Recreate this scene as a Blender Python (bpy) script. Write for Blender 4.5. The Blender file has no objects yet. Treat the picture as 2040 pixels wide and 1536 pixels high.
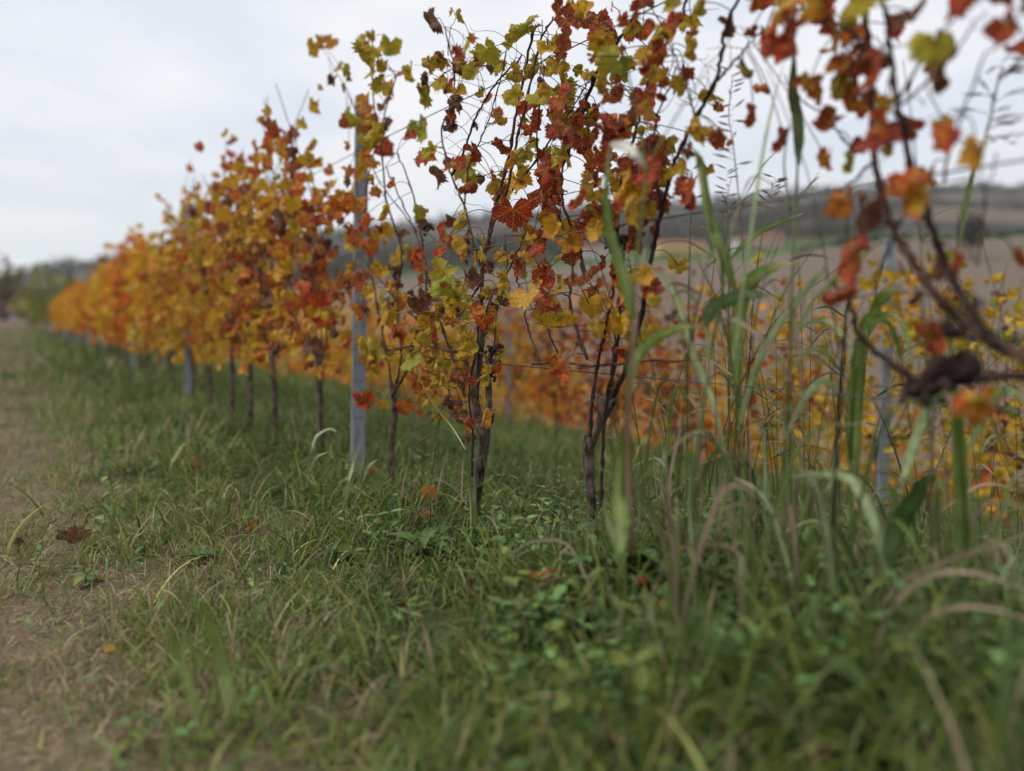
import bpy, math, random
import numpy as np
from mathutils import Vector, Matrix

rng = np.random.default_rng(11)
random.seed(11)
SC = bpy.context.scene
COL = SC.collection

# ------------------------------------------------------------------ camera
TH = math.radians(32.6)              # the camera looks this far to the right of the vine rows
FX, CX, HY, CAMZ = 1500.0, 1020.0, 633.0, 0.65
SF, CF = math.sin(TH), math.cos(TH)
cam_d = bpy.data.cameras.new('camera')
cam = bpy.data.objects.new('camera', cam_d)
COL.objects.link(cam)
cam.location = (0, 0, CAMZ)
cam.rotation_euler = (math.pi / 2, 0, -TH)
cam_d.sensor_width = 36
cam_d.lens = 36 * FX / 2040
cam_d.shift_y = -135 / 2040
cam_d.clip_start = 0.02
cam_d.clip_end = 6000
cam_d.dof.use_dof = True
cam_d.dof.focus_distance = 2.0
cam_d.dof.aperture_fstop = 1.1
SC.camera = cam

# ------------------------------------------------------------------ sky and sun (high overcast)
SUN_EL, SUN_ROT = math.radians(48), math.radians(-70)
world = bpy.data.worlds.new('World')
SC.world = world
world.use_nodes = True
nt = world.node_tree
nt.nodes.clear()
N, L = nt.nodes.new, nt.links.new
out = N('ShaderNodeOutputWorld'); bg = N('ShaderNodeBackground')
sky = N('ShaderNodeTexSky'); sky.sky_type = 'NISHITA'; sky.sun_disc = False
sky.sun_elevation = SUN_EL; sky.sun_rotation = SUN_ROT
tc = N('ShaderNodeTexCoord')
sep = N('ShaderNodeSeparateXYZ'); L(tc.outputs['Generated'], sep.inputs[0])
# cloud coordinates: direction projected on a flat cloud layer
zc = N('ShaderNodeMath'); zc.operation = 'MAXIMUM'; L(sep.outputs[2], zc.inputs[0]); zc.inputs[1].default_value = 0.0
za = N('ShaderNodeMath'); za.operation = 'ADD'; L(zc.outputs[0], za.inputs[0]); za.inputs[1].default_value = 0.12
dv = N('ShaderNodeVectorMath'); dv.operation = 'DIVIDE'; L(tc.outputs['Generated'], dv.inputs[0])
cb = N('ShaderNodeCombineXYZ'); L(za.outputs[0], cb.inputs[0]); L(za.outputs[0], cb.inputs[1]); cb.inputs[2].default_value = 1.0
L(cb.outputs[0], dv.inputs[1])
cn = N('ShaderNodeTexNoise'); cn.inputs['Scale'].default_value = 1.1; cn.inputs['Detail'].default_value = 5; cn.inputs['Roughness'].default_value = 0.52
L(dv.outputs[0], cn.inputs['Vector'])
cr = N('ShaderNodeValToRGB')
cr.color_ramp.elements[0].position = 0.40; cr.color_ramp.elements[0].color = (7.15, 7.6, 8.35, 1)
cr.color_ramp.elements[1].position = 0.60; cr.color_ramp.elements[1].color = (8.9, 8.8, 8.95, 1)
L(cn.outputs['Fac'], cr.inputs[0])
# towards the horizon the deck turns a little greyer and warmer
hz = N('ShaderNodeMapRange'); L(sep.outputs[2], hz.inputs[0]); hz.inputs[1].default_value = 0.03; hz.inputs[2].default_value = 0.24
hz.inputs[3].default_value = 0.75; hz.inputs[4].default_value = 0.0
mh = N('ShaderNodeMix'); mh.data_type = 'RGBA'; L(hz.outputs[0], mh.inputs[0]); L(cr.outputs[0], mh.inputs[6]); mh.inputs[7].default_value = (8.0, 8.2, 8.1, 1)
mx = N('ShaderNodeMix'); mx.data_type = 'RGBA'; mx.inputs[0].default_value = 0.93
L(sky.outputs[0], mx.inputs[6]); L(mh.outputs[2], mx.inputs[7])
L(mx.outputs[2], bg.inputs['Color']); bg.inputs['Strength'].default_value = 0.1
L(bg.outputs[0], out.inputs[0])
sun_d = bpy.data.lights.new('sun', 'SUN'); sun_d.energy = 1.5; sun_d.angle = math.radians(14); sun_d.color = (1, 0.96, 0.9)
sun = bpy.data.objects.new('sun', sun_d); COL.objects.link(sun)
sd = Vector((math.sin(SUN_ROT) * math.cos(SUN_EL), math.cos(SUN_ROT) * math.cos(SUN_EL), math.sin(SUN_EL)))
sun.rotation_euler = sd.to_track_quat('Z', 'Y').to_euler()
sun.location = (-5, 2, 12)
vs = SC.view_settings
vs.view_transform = 'Standard'; vs.look = 'None'; vs.exposure = 0.24; vs.gamma = 1; vs.use_curve_mapping = False
SC.cycles.use_denoising = True
SC.cycles.max_bounces = 6; SC.cycles.diffuse_bounces = 4; SC.cycles.transmission_bounces = 3; SC.cycles.transparent_max_bounces = 4
SC.cycles.volume_bounces = 0
SC.cycles.use_adaptive_sampling = True; SC.cycles.adaptive_threshold = 0.02

# ------------------------------------------------------------------ placing helpers
ROW1 = 1.103
def W(px, py, Z):
    u = (px - CX) / FX
    return np.array([Z * SF + u * Z * CF, Z * CF - u * Z * SF, CAMZ - (py - HY) / FX * Z])
def ZR(px, o=0.0, row=ROW1):
    return (row + o) / (SF + (px - CX) / FX * CF)
def R1(px, py, o=0.0):
    return W(px, py, ZR(px, o))

def smooth(a, b, x):
    t = np.clip((x - a) / (b - a), 0, 1)
    return t * t * (3 - 2 * t)

# cheap smooth value noise
_g = np.random.default_rng(5).random((64, 64))
def vn(x, y, s=1.0):
    x = np.asarray(x, float) * s + 100.3; y = np.asarray(y, float) * s + 57.7
    xi = np.floor(x).astype(int); yi = np.floor(y).astype(int); fx = x - xi; fy = y - yi
    fx = fx * fx * (3 - 2 * fx); fy = fy * fy * (3 - 2 * fy)
    a = _g[xi % 64, yi % 64]; b = _g[(xi + 1) % 64, yi % 64]; c = _g[xi % 64, (yi + 1) % 64]; d = _g[(xi + 1) % 64, (yi + 1) % 64]
    return (a * (1 - fx) + b * fx) * (1 - fy) + (c * (1 - fx) + d * fx) * fy

def near_h(x, y):
    """the vineyard ground: level headland on the left, a low grassy bank under the near row, falling away to the right"""
    h = 0.115 * np.exp(-((x - 1.05) / 0.45) ** 2) * smooth(3.0, 1.2, y)
    h = h * 1.0 - 0.19 * np.maximum(x - 1.45, 0) - 0.05 * np.maximum(x - 4.0, 0)
    h = h + (vn(x, y, 1.3) - 0.5) * 0.06 * smooth(0.3, 1.2, np.hypot(x, y)) + (vn(x, y, 5.0) - 0.5) * 0.02
    rut = -0.03 * np.exp(-((x + 0.03) / 0.18) ** 2)
    return h + rut * smooth(1.0, 2.5, y)

F1X = [-900, 0, 300, 700, 1000, 1300, 1500, 1640, 2040, 2700]
F1Y = [640, 636, 606, 570, 548, 528, 524, 492, 466, 452]
F2X = [-900, 0, 200, 400, 700, 900, 1150, 1350, 1600, 1850, 2040, 2700]
F2Y = [560, 548, 520, 500, 460, 440, 416, 408, 386, 366, 372, 392]
def terr(x, y):
    r = np.hypot(x, y)
    Z = x * SF + y * CF; X = x * CF - y * SF
    ph = np.clip(np.arctan2(X, Z), -1.25, 1.25)
    px = CX + FX * np.tan(ph); Zc = np.maximum(r * np.cos(ph), 0.01)
    nh = near_h(x, y)
    left = smooth(420, 40, px)
    e1 = CAMZ + (HY - np.interp(px, F1X, F1Y)) / FX * 300
    e2 = CAMZ + (HY - np.interp(px, F2X, F2Y)) / FX * 900
    zv = -9 + left * 9.2
    far = np.where(Zc < 300, zv + (e1 - zv) * smooth(0, 1, (Zc - 75) / 225 * 0.5 + 0.0) * 2 , e1)
    far = np.where(Zc < 75, zv, np.where(Zc < 300, zv + (e1 - zv) * ((Zc - 75) / 225) ** 1.15, e1))
    t = np.clip((Zc - 300) / 600, 0, 1) ** 1.25
    far = np.where(Zc >= 300, e1 + (e2 - e1) * t, far)
    far = far + np.where(Zc > 70, (vn(x, y, 0.02) - 0.5) * 5 * smooth(90, 300, Zc), 0)
    w = smooth(16, 60, r)
    nh = np.where(x > 12, near_h(12.0, y) - 0.1 * (x - 12), nh)
    return nh * (1 - w) + far * w

# ------------------------------------------------------------------ mesh helpers
def mesh_np(name, V, F, mat=None, smooth_sh=True, uv=None, col=None):
    V = np.asarray(V, np.float32); F = np.asarray(F, np.int32)
    me = bpy.data.meshes.new(name)
    nv, (nf, k) = len(V), F.shape
    me.vertices.add(nv); me.vertices.foreach_set('co', V.ravel())
    me.loops.add(nf * k); me.loops.foreach_set('vertex_index', F.ravel())
    me.polygons.add(nf); me.polygons.foreach_set('loop_start', np.arange(0, nf * k, k, dtype=np.int32))
    try:
        me.polygons.foreach_set('loop_total', np.full(nf, k, np.int32))
    except Exception:
        pass
    me.polygons.foreach_set('use_smooth', np.full(nf, bool(smooth_sh)))
    if uv is not None:
        ul = me.uv_layers.new(name='UVMap'); ul.data.foreach_set('uv', np.asarray(uv, np.float32)[F.ravel()].ravel())
    if col is not None:
        ca = me.color_attributes.new('lc', 'FLOAT_COLOR', 'POINT'); ca.data.foreach_set('color', np.asarray(col, np.float32).ravel())
    me.update(calc_edges=True); me.validate()
    if mat: me.materials.append(mat)
    return me
def link(name, me, parent=None, loc=None):
    o = bpy.data.objects.new(name, me); COL.objects.link(o)
    if parent is not None: o.parent = parent
    if loc is not None: o.location = loc
    return o
def thing(name, label, cat, loc=(0, 0, 0), group=None):
    o = bpy.data.objects.new(name, None); COL.objects.link(o); o.location = loc; o.empty_display_size = 0.1
    o['label'] = label; o['category'] = cat
    if group: o['group'] = group
    return o
def tag(o, label, cat, group=None):
    o['label'] = label; o['category'] = cat
    if group: o['group'] = group
    return o
def kind(o, k): o['kind'] = k; return o

def spline(P, n=6):
    P = np.asarray(P, float)
    if len(P) < 3: 
        t = np.linspace(0, 1, n + 1)[:, None]; return P[0] * (1 - t) + P[-1] * t
    Q = np.vstack([2 * P[0] - P[1], P, 2 * P[-1] - P[-2]]); o = []
    for i in range(1, len(Q) - 2):
        for t in np.linspace(0, 1, n, endpoint=False):
            a, b, c, d = Q[i - 1], Q[i], Q[i + 1], Q[i + 2]
            o.append(0.5 * (2 * b + (c - a) * t + (2 * a - 5 * b + 4 * c - d) * t * t + (3 * b - a - 3 * c + d) * t ** 3))
    o.append(P[-1]); return np.array(o)

def tube(P, rad, sides=6):
    P = np.asarray(P, float); n = len(P); rad = np.broadcast_to(rad, (n,))
    T = np.gradient(P, axis=0); T /= np.linalg.norm(T, axis=1)[:, None] + 1e-9
    ref = np.array([0.31, 0.17, 0.93]) if abs(T[0][2]) < 0.9 else np.array([1.0, 0.2, 0.0])
    u = np.cross(T[0], ref); u /= np.linalg.norm(u); V = []
    a = np.linspace(0, 2 * math.pi, sides, endpoint=False)
    for i in range(n):
        u = u - T[i] * u.dot(T[i]); u /= np.linalg.norm(u) + 1e-9; v = np.cross(T[i], u)
        V.append(P[i] + rad[i] * (np.cos(a)[:, None] * u + np.sin(a)[:, None] * v))
    V = np.vstack(V); F = []
    i = np.arange(n - 1)[:, None] * sides; j = np.arange(sides)[None, :]; j2 = (j + 1) % sides
    F = np.stack([i + j, i + j2, i + sides + j2, i + sides + j], -1).reshape(-1, 4)
    # caps: fan closed with degenerate-free quads
    c0 = len(V); V = np.vstack([V, P[0], P[-1]])
    tri = []
    for s in range(0, sides, 2):
        s1, s2 = (s + 1) % sides, (s + 2) % sides
        tri.append([c0, s2, s1, s]); b = (n - 1) * sides; tri.append([c0 + 1, b + s, b + s1, b + s2])
    return V, np.vstack([F, np.array(tri)])
class Bag:
    def __init__(s): s.V = []; s.F = []; s.C = []; s.n = 0
    def add(s, V, F, C=None):
        s.V.append(V); s.F.append(np.asarray(F) + s.n); s.n += len(V)
        if C is not None: s.C.append(np.broadcast_to(C, (len(V), 4)))
    def mesh(s, name, mat, sm=True):
        return mesh_np(name, np.vstack(s.V), np.vstack(s.F), mat, sm, None, np.vstack(s.C) if s.C else None)

# ------------------------------------------------------------------ materials
def newmat(name):
    m = bpy.data.materials.new(name); m.use_nodes = True; m.node_tree.nodes.clear()
    return m, m.node_tree.nodes.new, m.node_tree.links.new
def math_n(N, L, op, a, b=None, c=None, clamp=False):
    n = N('ShaderNodeMath'); n.operation = op; n.use_clamp = clamp
    for i, v in enumerate((a, b, c)):
        if v is None: continue
        if isinstance(v, (int, float)): n.inputs[i].default_value = v
        else: L(v, n.inputs[i])
    return n.outputs[0]
def mixc(N, L, f, a, b):
    n = N('ShaderNodeMix'); n.data_type = 'RGBA'
    for s, v in ((0, f), (6, a), (7, b)):
        if isinstance(v, (int, float)): n.inputs[s].default_value = v
        elif isinstance(v, tuple): n.inputs[s].default_value = v + (1,) if len(v) == 3 else v
        else: L(v, n.inputs[s])
    return n.outputs[2]
def noise(N, L, scale, vec=None, detail=3, rough=0.5):
    n = N('ShaderNodeTexNoise'); n.inputs['Scale'].default_value = scale; n.inputs['Detail'].default_value = detail; n.inputs['Roughness'].default_value = rough
    if vec is not None: L(vec, n.inputs['Vector'])
    return n.outputs['Fac']
def finish(m, N, L, color, rough=0.6, trans=0.0, spec=0.3, bump=None, bstr=0.3, bdist=0.01, metal=0.0):
    o = N('ShaderNodeOutputMaterial'); p = N('ShaderNodeBsdfPrincipled')
    if isinstance(color, tuple): p.inputs['Base Color'].default_value = color + (1,)
    else: L(color, p.inputs['Base Color'])
    if isinstance(rough, (int, float)): p.inputs['Roughness'].default_value = rough
    else: L(rough, p.inputs['Roughness'])
    p.inputs['Specular IOR Level'].default_value = spec; p.inputs['Metallic'].default_value = metal
    if bump is not None:
        b = N('ShaderNodeBump'); b.inputs['Strength'].default_value = bstr; b.inputs['Distance'].default_value = bdist
        L(bump, b.inputs['Height']); L(b.outputs[0], p.inputs['Normal'])
    if trans > 0:
        t = N('ShaderNodeBsdfTranslucent'); mxs = N('ShaderNodeMixShader'); mxs.inputs[0].default_value = trans
        if isinstance(color, tuple): t.inputs[0].default_value = color + (1,)
        else: L(color, t.inputs[0])
        L(p.outputs[0], mxs.inputs[1]); L(t.outputs[0], mxs.inputs[2]); L(mxs.outputs[0], o.inputs[0])
    else: L(p.outputs[0], o.inputs[0])
    return m

YEL, GRN, ORA, RED, MAR, BRO = (.76, .44, .03), (.36, .39, .04), (.66, .21, .035), (.74, .030, .024), (.30, .014, .026), (.12, .050, .028)
def leaf_material():
    m, N, L = newmat('autumn_leaf')
    info = N('ShaderNodeObjectInfo'); sc_ = N('ShaderNodeSeparateColor'); L(info.outputs['Color'], sc_.inputs[0])
    red, grn, bro, ora = sc_.outputs[0], sc_.outputs[1], sc_.outputs[2], info.outputs['Alpha']
    uv = N('ShaderNodeUVMap'); uv.uv_map = 'UVMap'
    sx = N('ShaderNodeSeparateXYZ'); L(uv.outputs[0], sx.inputs[0]); X, Y = sx.outputs[0], sx.outputs[1]
    M = lambda op, a, b=None, c=None, cl=False: math_n(N, L, op, a, b, c, cl)
    r = M('SQRT', M('ADD', M('MULTIPLY', X, X), M('MULTIPLY', Y, Y)))
    a = M('ARCTAN2', X, Y)
    n = M('ROUND', M('DIVIDE', a, 0.98)); d = M('SUBTRACT', a, M('MULTIPLY', n, 0.98))
    perp = M('ABSOLUTE', M('MULTIPLY', r, M('SINE', d))); along = M('MULTIPLY', r, M('COSINE', d))
    off = N('ShaderNodeCombineXYZ'); L(X, off.inputs[0]); L(Y, off.inputs[1]); L(M('MULTIPLY', info.outputs['Random'], 40.0), off.inputs[2])
    v = off.outputs[0]
    wob = M('MULTIPLY', M('SUBTRACT', noise(N, L, 6, v, 2), 0.5), 0.10)
    s = M('FRACT', M('MULTIPLY', M('ADD', M('SUBTRACT', along, M('MULTIPLY', perp, 0.95)), wob), 5.5))
    sec = M('DIVIDE', M('ABSOLUTE', M('SUBTRACT', s, 0.5)), 5.5)       # distance to a side vein
    vor = N('ShaderNodeTexVoronoi'); vor.feature = 'DISTANCE_TO_EDGE'; vor.inputs['Scale'].default_value = 15; L(v, vor.inputs['Vector'])
    vd = M('MULTIPLY', vor.outputs['Distance'], 0.10)
    dist = M('MINIMUM', M('MULTIPLY', perp, 0.75), sec)
    veinless = N('ShaderNodeMapRange'); veinless.interpolation_type = 'SMOOTHSTEP'; L(dist, veinless.inputs[0])
    veinless.inputs[1].default_value = 0.002; veinless.inputs[2].default_value = 0.019
    ter = N('ShaderNodeMapRange'); ter.interpolation_type = 'SMOOTHSTEP'; L(vd, ter.inputs[0]); ter.inputs[1].default_value = 0.001; ter.inputs[2].default_value = 0.009; ter.inputs[3].default_value = 0.8; ter.inputs[4].default_value = 1.0
    vl = M('MULTIPLY', veinless.outputs[0], ter.outputs[0])
    nz = noise(N, L, 2.6, v, 4, 0.6); nf = noise(N, L, 14, v, 3, 0.6); n3 = noise(N, L, 1.7, v, 3)
    edge = M('POWER', r, 2.5)
    base = mixc(N, L, M('ADD', grn, M('MULTIPLY', M('SUBTRACT', n3, 0.5), 1.2), None, True), YEL, GRN)
    base = mixc(N, L, M('ADD', ora, M('MULTIPLY', M('SUBTRACT', nz, 0.55), 0.6), None, True), base, ORA)
    base = mixc(N, L, M('MULTIPLY', M('SUBTRACT', 1.0, veinless.outputs[0]), 0.35), base, (.80, .52, .10))
    cov = M('ADD', M('ADD', M('MULTIPLY', red, 1.9), M('MULTIPLY', nz, 1.5)), M('MULTIPLY', edge, 0.60))
    cov = M('ADD', M('ADD', cov, M('MULTIPLY', nf, 1.1)), -2.42)
    cov = M('MULTIPLY', cov, 3.2, None, True)
    vfac = M('MAXIMUM', vl, M('MULTIPLY', M('SUBTRACT', red, 1.05), 4.0, None, True))
    redc = mixc(N, L, M('MULTIPLY', M('SUBTRACT', M('ADD', n3, M('MULTIPLY', red, 0.5)), 0.72), 4.0, None, True), RED, MAR)
    c = mixc(N, L, M('MULTIPLY', cov, vfac), base, redc)
    b2 = M('MULTIPLY', M('ADD', M('ADD', M('MULTIPLY', bro, 1.7), M('MULTIPLY', edge, 0.35)), M('ADD', M('MULTIPLY', noise(N, L, 3.5, v, 4, 0.65), 1.4), -1.85)), 5.0, None, True)
    browns = mixc(N, L, nf, (.09, .035, .022), (.28, .12, .07))
    c = mixc(N, L, b2, c, browns)
    sp = N('ShaderNodeTexVoronoi'); sp.inputs['Scale'].default_value = 7; L(v, sp.inputs['Vector'])
    spot = M('LESS_THAN', M('ADD', sp.outputs['Distance'], M('MULTIPLY', nf, 0.12)), 0.17)
    c = mixc(N, L, M('MULTIPLY', spot, 0.75), c, (.13, .05, .02))
    geo = N('ShaderNodeNewGeometry')
    c = mixc(N, L, M('MULTIPLY', geo.outputs['Backfacing'], 0.16), c, (.66, .42, .20))
    h = M('ADD', M('MULTIPLY', veinless.outputs[0], 0.6), M('MULTIPLY', nf, 0.7))
    return finish(m, N, L, c, 0.55, 0.32, 0.35, h, 0.8, 0.005)
M_LEAF = leaf_material()

def attr_material(name, trans=0.3, rough=0.55, spec=0.3, nsc=30, namt=0.35):
    m, N, L = newmat(name)
    at = N('ShaderNodeAttribute'); at.attribute_name = 'lc'
    t = N('ShaderNodeTexCoord')
    f = noise(N, L, nsc, t.outputs['Object'], 3)
    k = math_n(N, L, 'ADD', math_n(N, L, 'MULTIPLY', f, namt * 2), 1 - namt)
    vm = N('ShaderNodeVectorMath'); vm.operation = 'SCALE'; L(at.outputs['Color'], vm.inputs[0]); L(k, vm.inputs['Scale'])
    return finish(m, N, L, vm.outputs[0], rough, trans, spec)
M_FOL = attr_material('foliage_leaf', 0.32)
M_GRASS = attr_material('grass_blade', 0.28, 0.5, 0.35, 18, 0.3)
M_WEED = attr_material('weed_leaf', 0.22, 0.5, 0.4, 40, 0.3)

def bark_material(name, c1, c2, scale=60):
    m, N, L = newmat(name)
    t = N('ShaderNodeTexCoord'); mp = N('ShaderNodeMapping'); mp.inputs['Scale'].default_value = (1, 1, 0.18); L(t.outputs['Object'], mp.inputs[0])
    f = noise(N, L, scale * 2.2, mp.outputs[0], 5, 0.65); g = noise(N, L, scale * .4, t.outputs['Object'], 3)
    k = math_n(N, L, 'MULTIPLY', math_n(N, L, 'ADD', f, math_n(N, L, 'MULTIPLY', math_n(N, L, 'SUBTRACT', g, .5), .8)), 1.0, None, True)
    rp = N('ShaderNodeValToRGB'); rp.color_ramp.elements[0].position = .34; rp.color_ramp.elements[1].position = .68
    rp.color_ramp.elements[0].color = c1 + (1,); rp.color_ramp.elements[1].color = c2 + (1,); L(k, rp.inputs[0])
    return finish(m, N, L, rp.outputs[0], 0.8, 0, 0.2, f, 0.9, 0.006)
M_BARK = bark_material('vine_bark', (.020, .014, .011), (.20, .15, .115))
M_CANE = bark_material('cane_bark', (.045, .022, .018), (.17, .095, .07), 90)
M_CANED = bark_material('dark_cane', (.022, .012, .013), (.07, .036, .032), 90)

def flat(name, col, rough=0.6, spec=0.3, metal=0, nsc=None, amt=0.3, trans=0):
    m, N, L = newmat(name)
    if nsc:
        t = N('ShaderNodeTexCoord'); f = noise(N, L, nsc, t.outputs['Object'], 5, 0.6)
        c = mixc(N, L, f, tuple(v * (1 - amt) for v in col), tuple(min(1, v * (1 + amt)) for v in col))
        return finish(m, N, L, c, rough, trans, spec, f, 0.25, 0.003, metal)
    return finish(m, N, L, col, rough, trans, spec, None, 0, 0, metal)
def post_material():
    m, N, L = newmat('galvanised_steel'); t = N('ShaderNodeTexCoord'); v = t.outputs['Object']
    mp = N('ShaderNodeMapping'); mp.inputs['Scale'].default_value = (1, 1, .12); L(v, mp.inputs[0])
    a = noise(N, L, 26, v, 5, .6); st = noise(N, L, 60, mp.outputs[0], 4, .6); b = noise(N, L, 7, v, 4, .6)
    c = mixc(N, L, a, (.19, .22, .25), (.37, .395, .42)); c = mixc(N, L, math_n(N, L, 'MULTIPLY', math_n(N, L, 'SUBTRACT', st, .54), 5, None, True), c, (.13, .125, .12))
    c = mixc(N, L, math_n(N, L, 'MULTIPLY', math_n(N, L, 'SUBTRACT', b, .60), 7, None, True), c, (.15, .085, .05))
    return finish(m, N, L, c, .6, 0, .35, a, .2, .003, .2)
M_POST = post_material()
M_HOLE = flat('post_hole', (.03, .032, .035), 0.9)
M_WIRE = flat('wire_steel', (.12, .125, .13), 0.5, 0.4, 0.6)
M_GRAPE = flat('dried_grape', (.035, .020, .016), 0.6, 0.3, 0, 60, 0.6)

# ------------------------------------------------------------------ terrain
def ground_material():
    m, N, L = newmat('meadow_soil')
    t = N('ShaderNodeTexCoord'); v = t.outputs['Object']
    a = noise(N, L, 1.6, v, 6, 0.65); b = noise(N, L, 22, v, 5, 0.7); c_ = noise(N, L, 90, v, 3, 0.6)
    soil = mixc(N, L, b, (.06, .043, .028), (.26, .19, .125))
    straw = mixc(N, L, c_, (.14, .11, .055), (.36, .28, .17))
    green = mixc(N, L, b, (.022, .038, .010), (.075, .10, .03))
    k1 = math_n(N, L, 'MULTIPLY', math_n(N, L, 'SUBTRACT', c_, 0.42), 4, None, True)
    base = mixc(N, L, k1, soil, straw)
    sx = N('ShaderNodeSeparateXYZ'); L(v, sx.inputs[0])
    mr = N('ShaderNodeMapRange'); L(sx.outputs[0], mr.inputs[0]); mr.inputs[1].default_value = -0.1; mr.inputs[2].default_value = 1.0; mr.inputs[3].default_value = -0.18; mr.inputs[4].default_value = 0.35
    mf = N('ShaderNodeVectorMath'); mf.operation = 'LENGTH'; L(v, mf.inputs[0])
    far = N('ShaderNodeMapRange'); L(mf.outputs['Value'], far.inputs[0]); far.inputs[1].default_value = 2.5; far.inputs[2].default_value = 9; far.inputs[3].default_value = 0; far.inputs[4].default_value = 0.3
    k2 = math_n(N, L, 'MULTIPLY', math_n(N, L, 'ADD', math_n(N, L, 'ADD', math_n(N, L, 'SUBTRACT', a, 0.5), mr.outputs[0]), math_n(N, L, 'ADD', far.outputs[0], 0.12)), 2.5, None, True)
    col = mixc(N, L, k2, base, green)
    return finish(m, N, L, col, 0.95, 0, 0.1, math_n(N, L, 'ADD', b, c_), 0.8, 0.02)
def field_material():
    m, N, L = newmat('ploughed_soil')
    t = N('ShaderNodeTexCoord'); v = t.outputs['Object']
    mp = N('ShaderNodeMapping'); mp.inputs['Rotation'].default_value = (0, 0, 1.0); mp.inputs['Scale'].default_value = (0.12, 1, 1); L(v, mp.inputs[0])
    fur = noise(N, L, 1.3, mp.outputs[0], 4, 0.6); big = noise(N, L, 0.018, v, 4, 0.55); fine = noise(N, L, 2.2, v, 5, 0.7)
    k = math_n(N, L, 'ADD', math_n(N, L, 'MULTIPLY', fur, 0.5), math_n(N, L, 'MULTIPLY', fine, 0.5))
    c = mixc(N, L, k, (.095, .068, .049), (.265, .205, .152))
    c = mixc(N, L, math_n(N, L, 'MULTIPLY', math_n(N, L, 'SUBTRACT', big, 0.52), 5, None, True), c, (.19, .145, .105))
    return finish(m, N, L, c, 0.95, 0, 0.1, k, 1.0, 0.5)
def hill_material():
    m, N, L = newmat('far_hillside')
    t = N('ShaderNodeTexCoord'); v = t.outputs['Object']
    mp = N('ShaderNodeMapping'); mp.inputs['Scale'].default_value = (1, 1, 4); L(v, mp.inputs[0])
    a = noise(N, L, 0.009, mp.outputs[0], 4, 0.6); b = noise(N, L, 0.06, v, 5, 0.7); c_ = noise(N, L, 0.02, mp.outputs[0], 3)
    wood = mixc(N, L, b, (.025, .027, .026), (.10, .08, .065))
    fld = mixc(N, L, b, (.12, .09, .065), (.21, .16, .12))
    grs = mixc(N, L, b, (.07, .095, .045), (.11, .14, .07))
    k = math_n(N, L, 'MULTIPLY', math_n(N, L, 'SUBTRACT', a, 0.5), 14, None, True)
    k2 = math_n(N, L, 'MULTIPLY', math_n(N, L, 'SUBTRACT', c_, 0.58), 14, None, True)
    c = mixc(N, L, k2, mixc(N, L, k, wood, fld), grs)
    return finish(m, N, L, c, 1.0, 0, 0.05)
def verge_material():
    m, N, L = newmat('green_verge')
    t = N('ShaderNodeTexCoord'); b = noise(N, L, 0.3, t.outputs['Object'], 5, 0.7)
    return finish(m, N, L, mixc(N, L, b, (.055, .10, .035), (.12, .16, .06)), 1.0, 0, 0.05)

def polar_sheet(name, radii, mat, nb=420):
    # bearings measured from the row direction, fine in front of the camera
    u = np.linspace(0, 1, nb, endpoint=False)
    b = TH + (u - 0.5) * 2 * math.pi
    b = TH + np.sign(u - .5) * (np.abs(2 * u - 1) ** 1.7) * math.pi
    R, B = np.meshgrid(radii, b, indexing='ij')
    x = R * np.sin(B); y = R * np.cos(B); z = terr(x, y)
    V = np.stack([x, y, z], -1).reshape(-1, 3); nr = len(radii)
    i = np.arange(nr - 1)[:, None] * nb; j = np.arange(nb)[None, :]; j2 = (j + 1) % nb
    F = np.stack([i + j, i + j2, i + nb + j2, i + nb + j], -1).reshape(-1, 4)[:, ::-1]
    return kind(link(name, mesh_np(name, V, F, mat)), 'structure')
polar_sheet('ground', np.concatenate([[0.02], np.geomspace(0.2, 42, 170)]), ground_material())
polar_sheet('ploughed_field', np.geomspace(42, 372, 90), field_material())
polar_sheet('valley_meadow', np.geomspace(372, 450, 8), verge_material())
polar_sheet('hillside', np.geomspace(450, 1450, 60), hill_material())

# ------------------------------------------------------------------ leaf shapes
def leaf_flat(nang, rings, seed, serr=0.075):
    r_ = np.random.default_rng(seed)
    a = np.linspace(-math.pi + 0.10, math.pi - 0.10, nang)
    asym = r_.uniform(-.07, .07)
    R = 0.75 + 0.25 * np.exp(-((a - asym) / 0.34) ** 2)
    for s in (-1, 1):
        R += (0.15 + r_.uniform(-.05, .05)) * np.exp(-((a - s * 1.02) / 0.30) ** 2) + (0.10 + r_.uniform(-.05, .05)) * np.exp(-((a - s * 1.95) / 0.33) ** 2)
    R *= 1 - 0.62 * smooth(2.5, 3.1, np.abs(a))
    tooth = np.where(np.arange(nang) % 2 == 0, 1, -1) * serr
    R = R * (1 + tooth + r_.uniform(-.03, .03, nang) * (serr > .01)) * (1 + .05 * np.sin(a * 17 + seed) * (serr > .01))
    for _ in range(r_.integers(0, 3)):      # torn or eaten bites
        c = r_.uniform(-2.2, 2.2); R = R * (1 - r_.uniform(.2, .5) * np.exp(-((a - c) / r_.uniform(.10, .22)) ** 2))
    P = [np.zeros((1, 2))]
    for f in rings: P.append(np.stack([R * f * np.sin(a), R * f * np.cos(a)], -1))
    P = np.vstack(P); F = []
    for k in range(nang - 1): F.append([0, 1 + k, 2 + k, 2 + k])
    tri = [[0, 2 + k, 1 + k] for k in range(nang - 1)]
    for q in range(len(rings) - 1):
        b0, b1 = 1 + q * nang, 1 + (q + 1) * nang
        for k in range(nang - 1):
            tri.append([b0 + k, b0 + k + 1, b1 + k + 1]); tri.append([b0 + k, b1 + k + 1, b1 + k])
    return P, np.array(tri)
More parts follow.
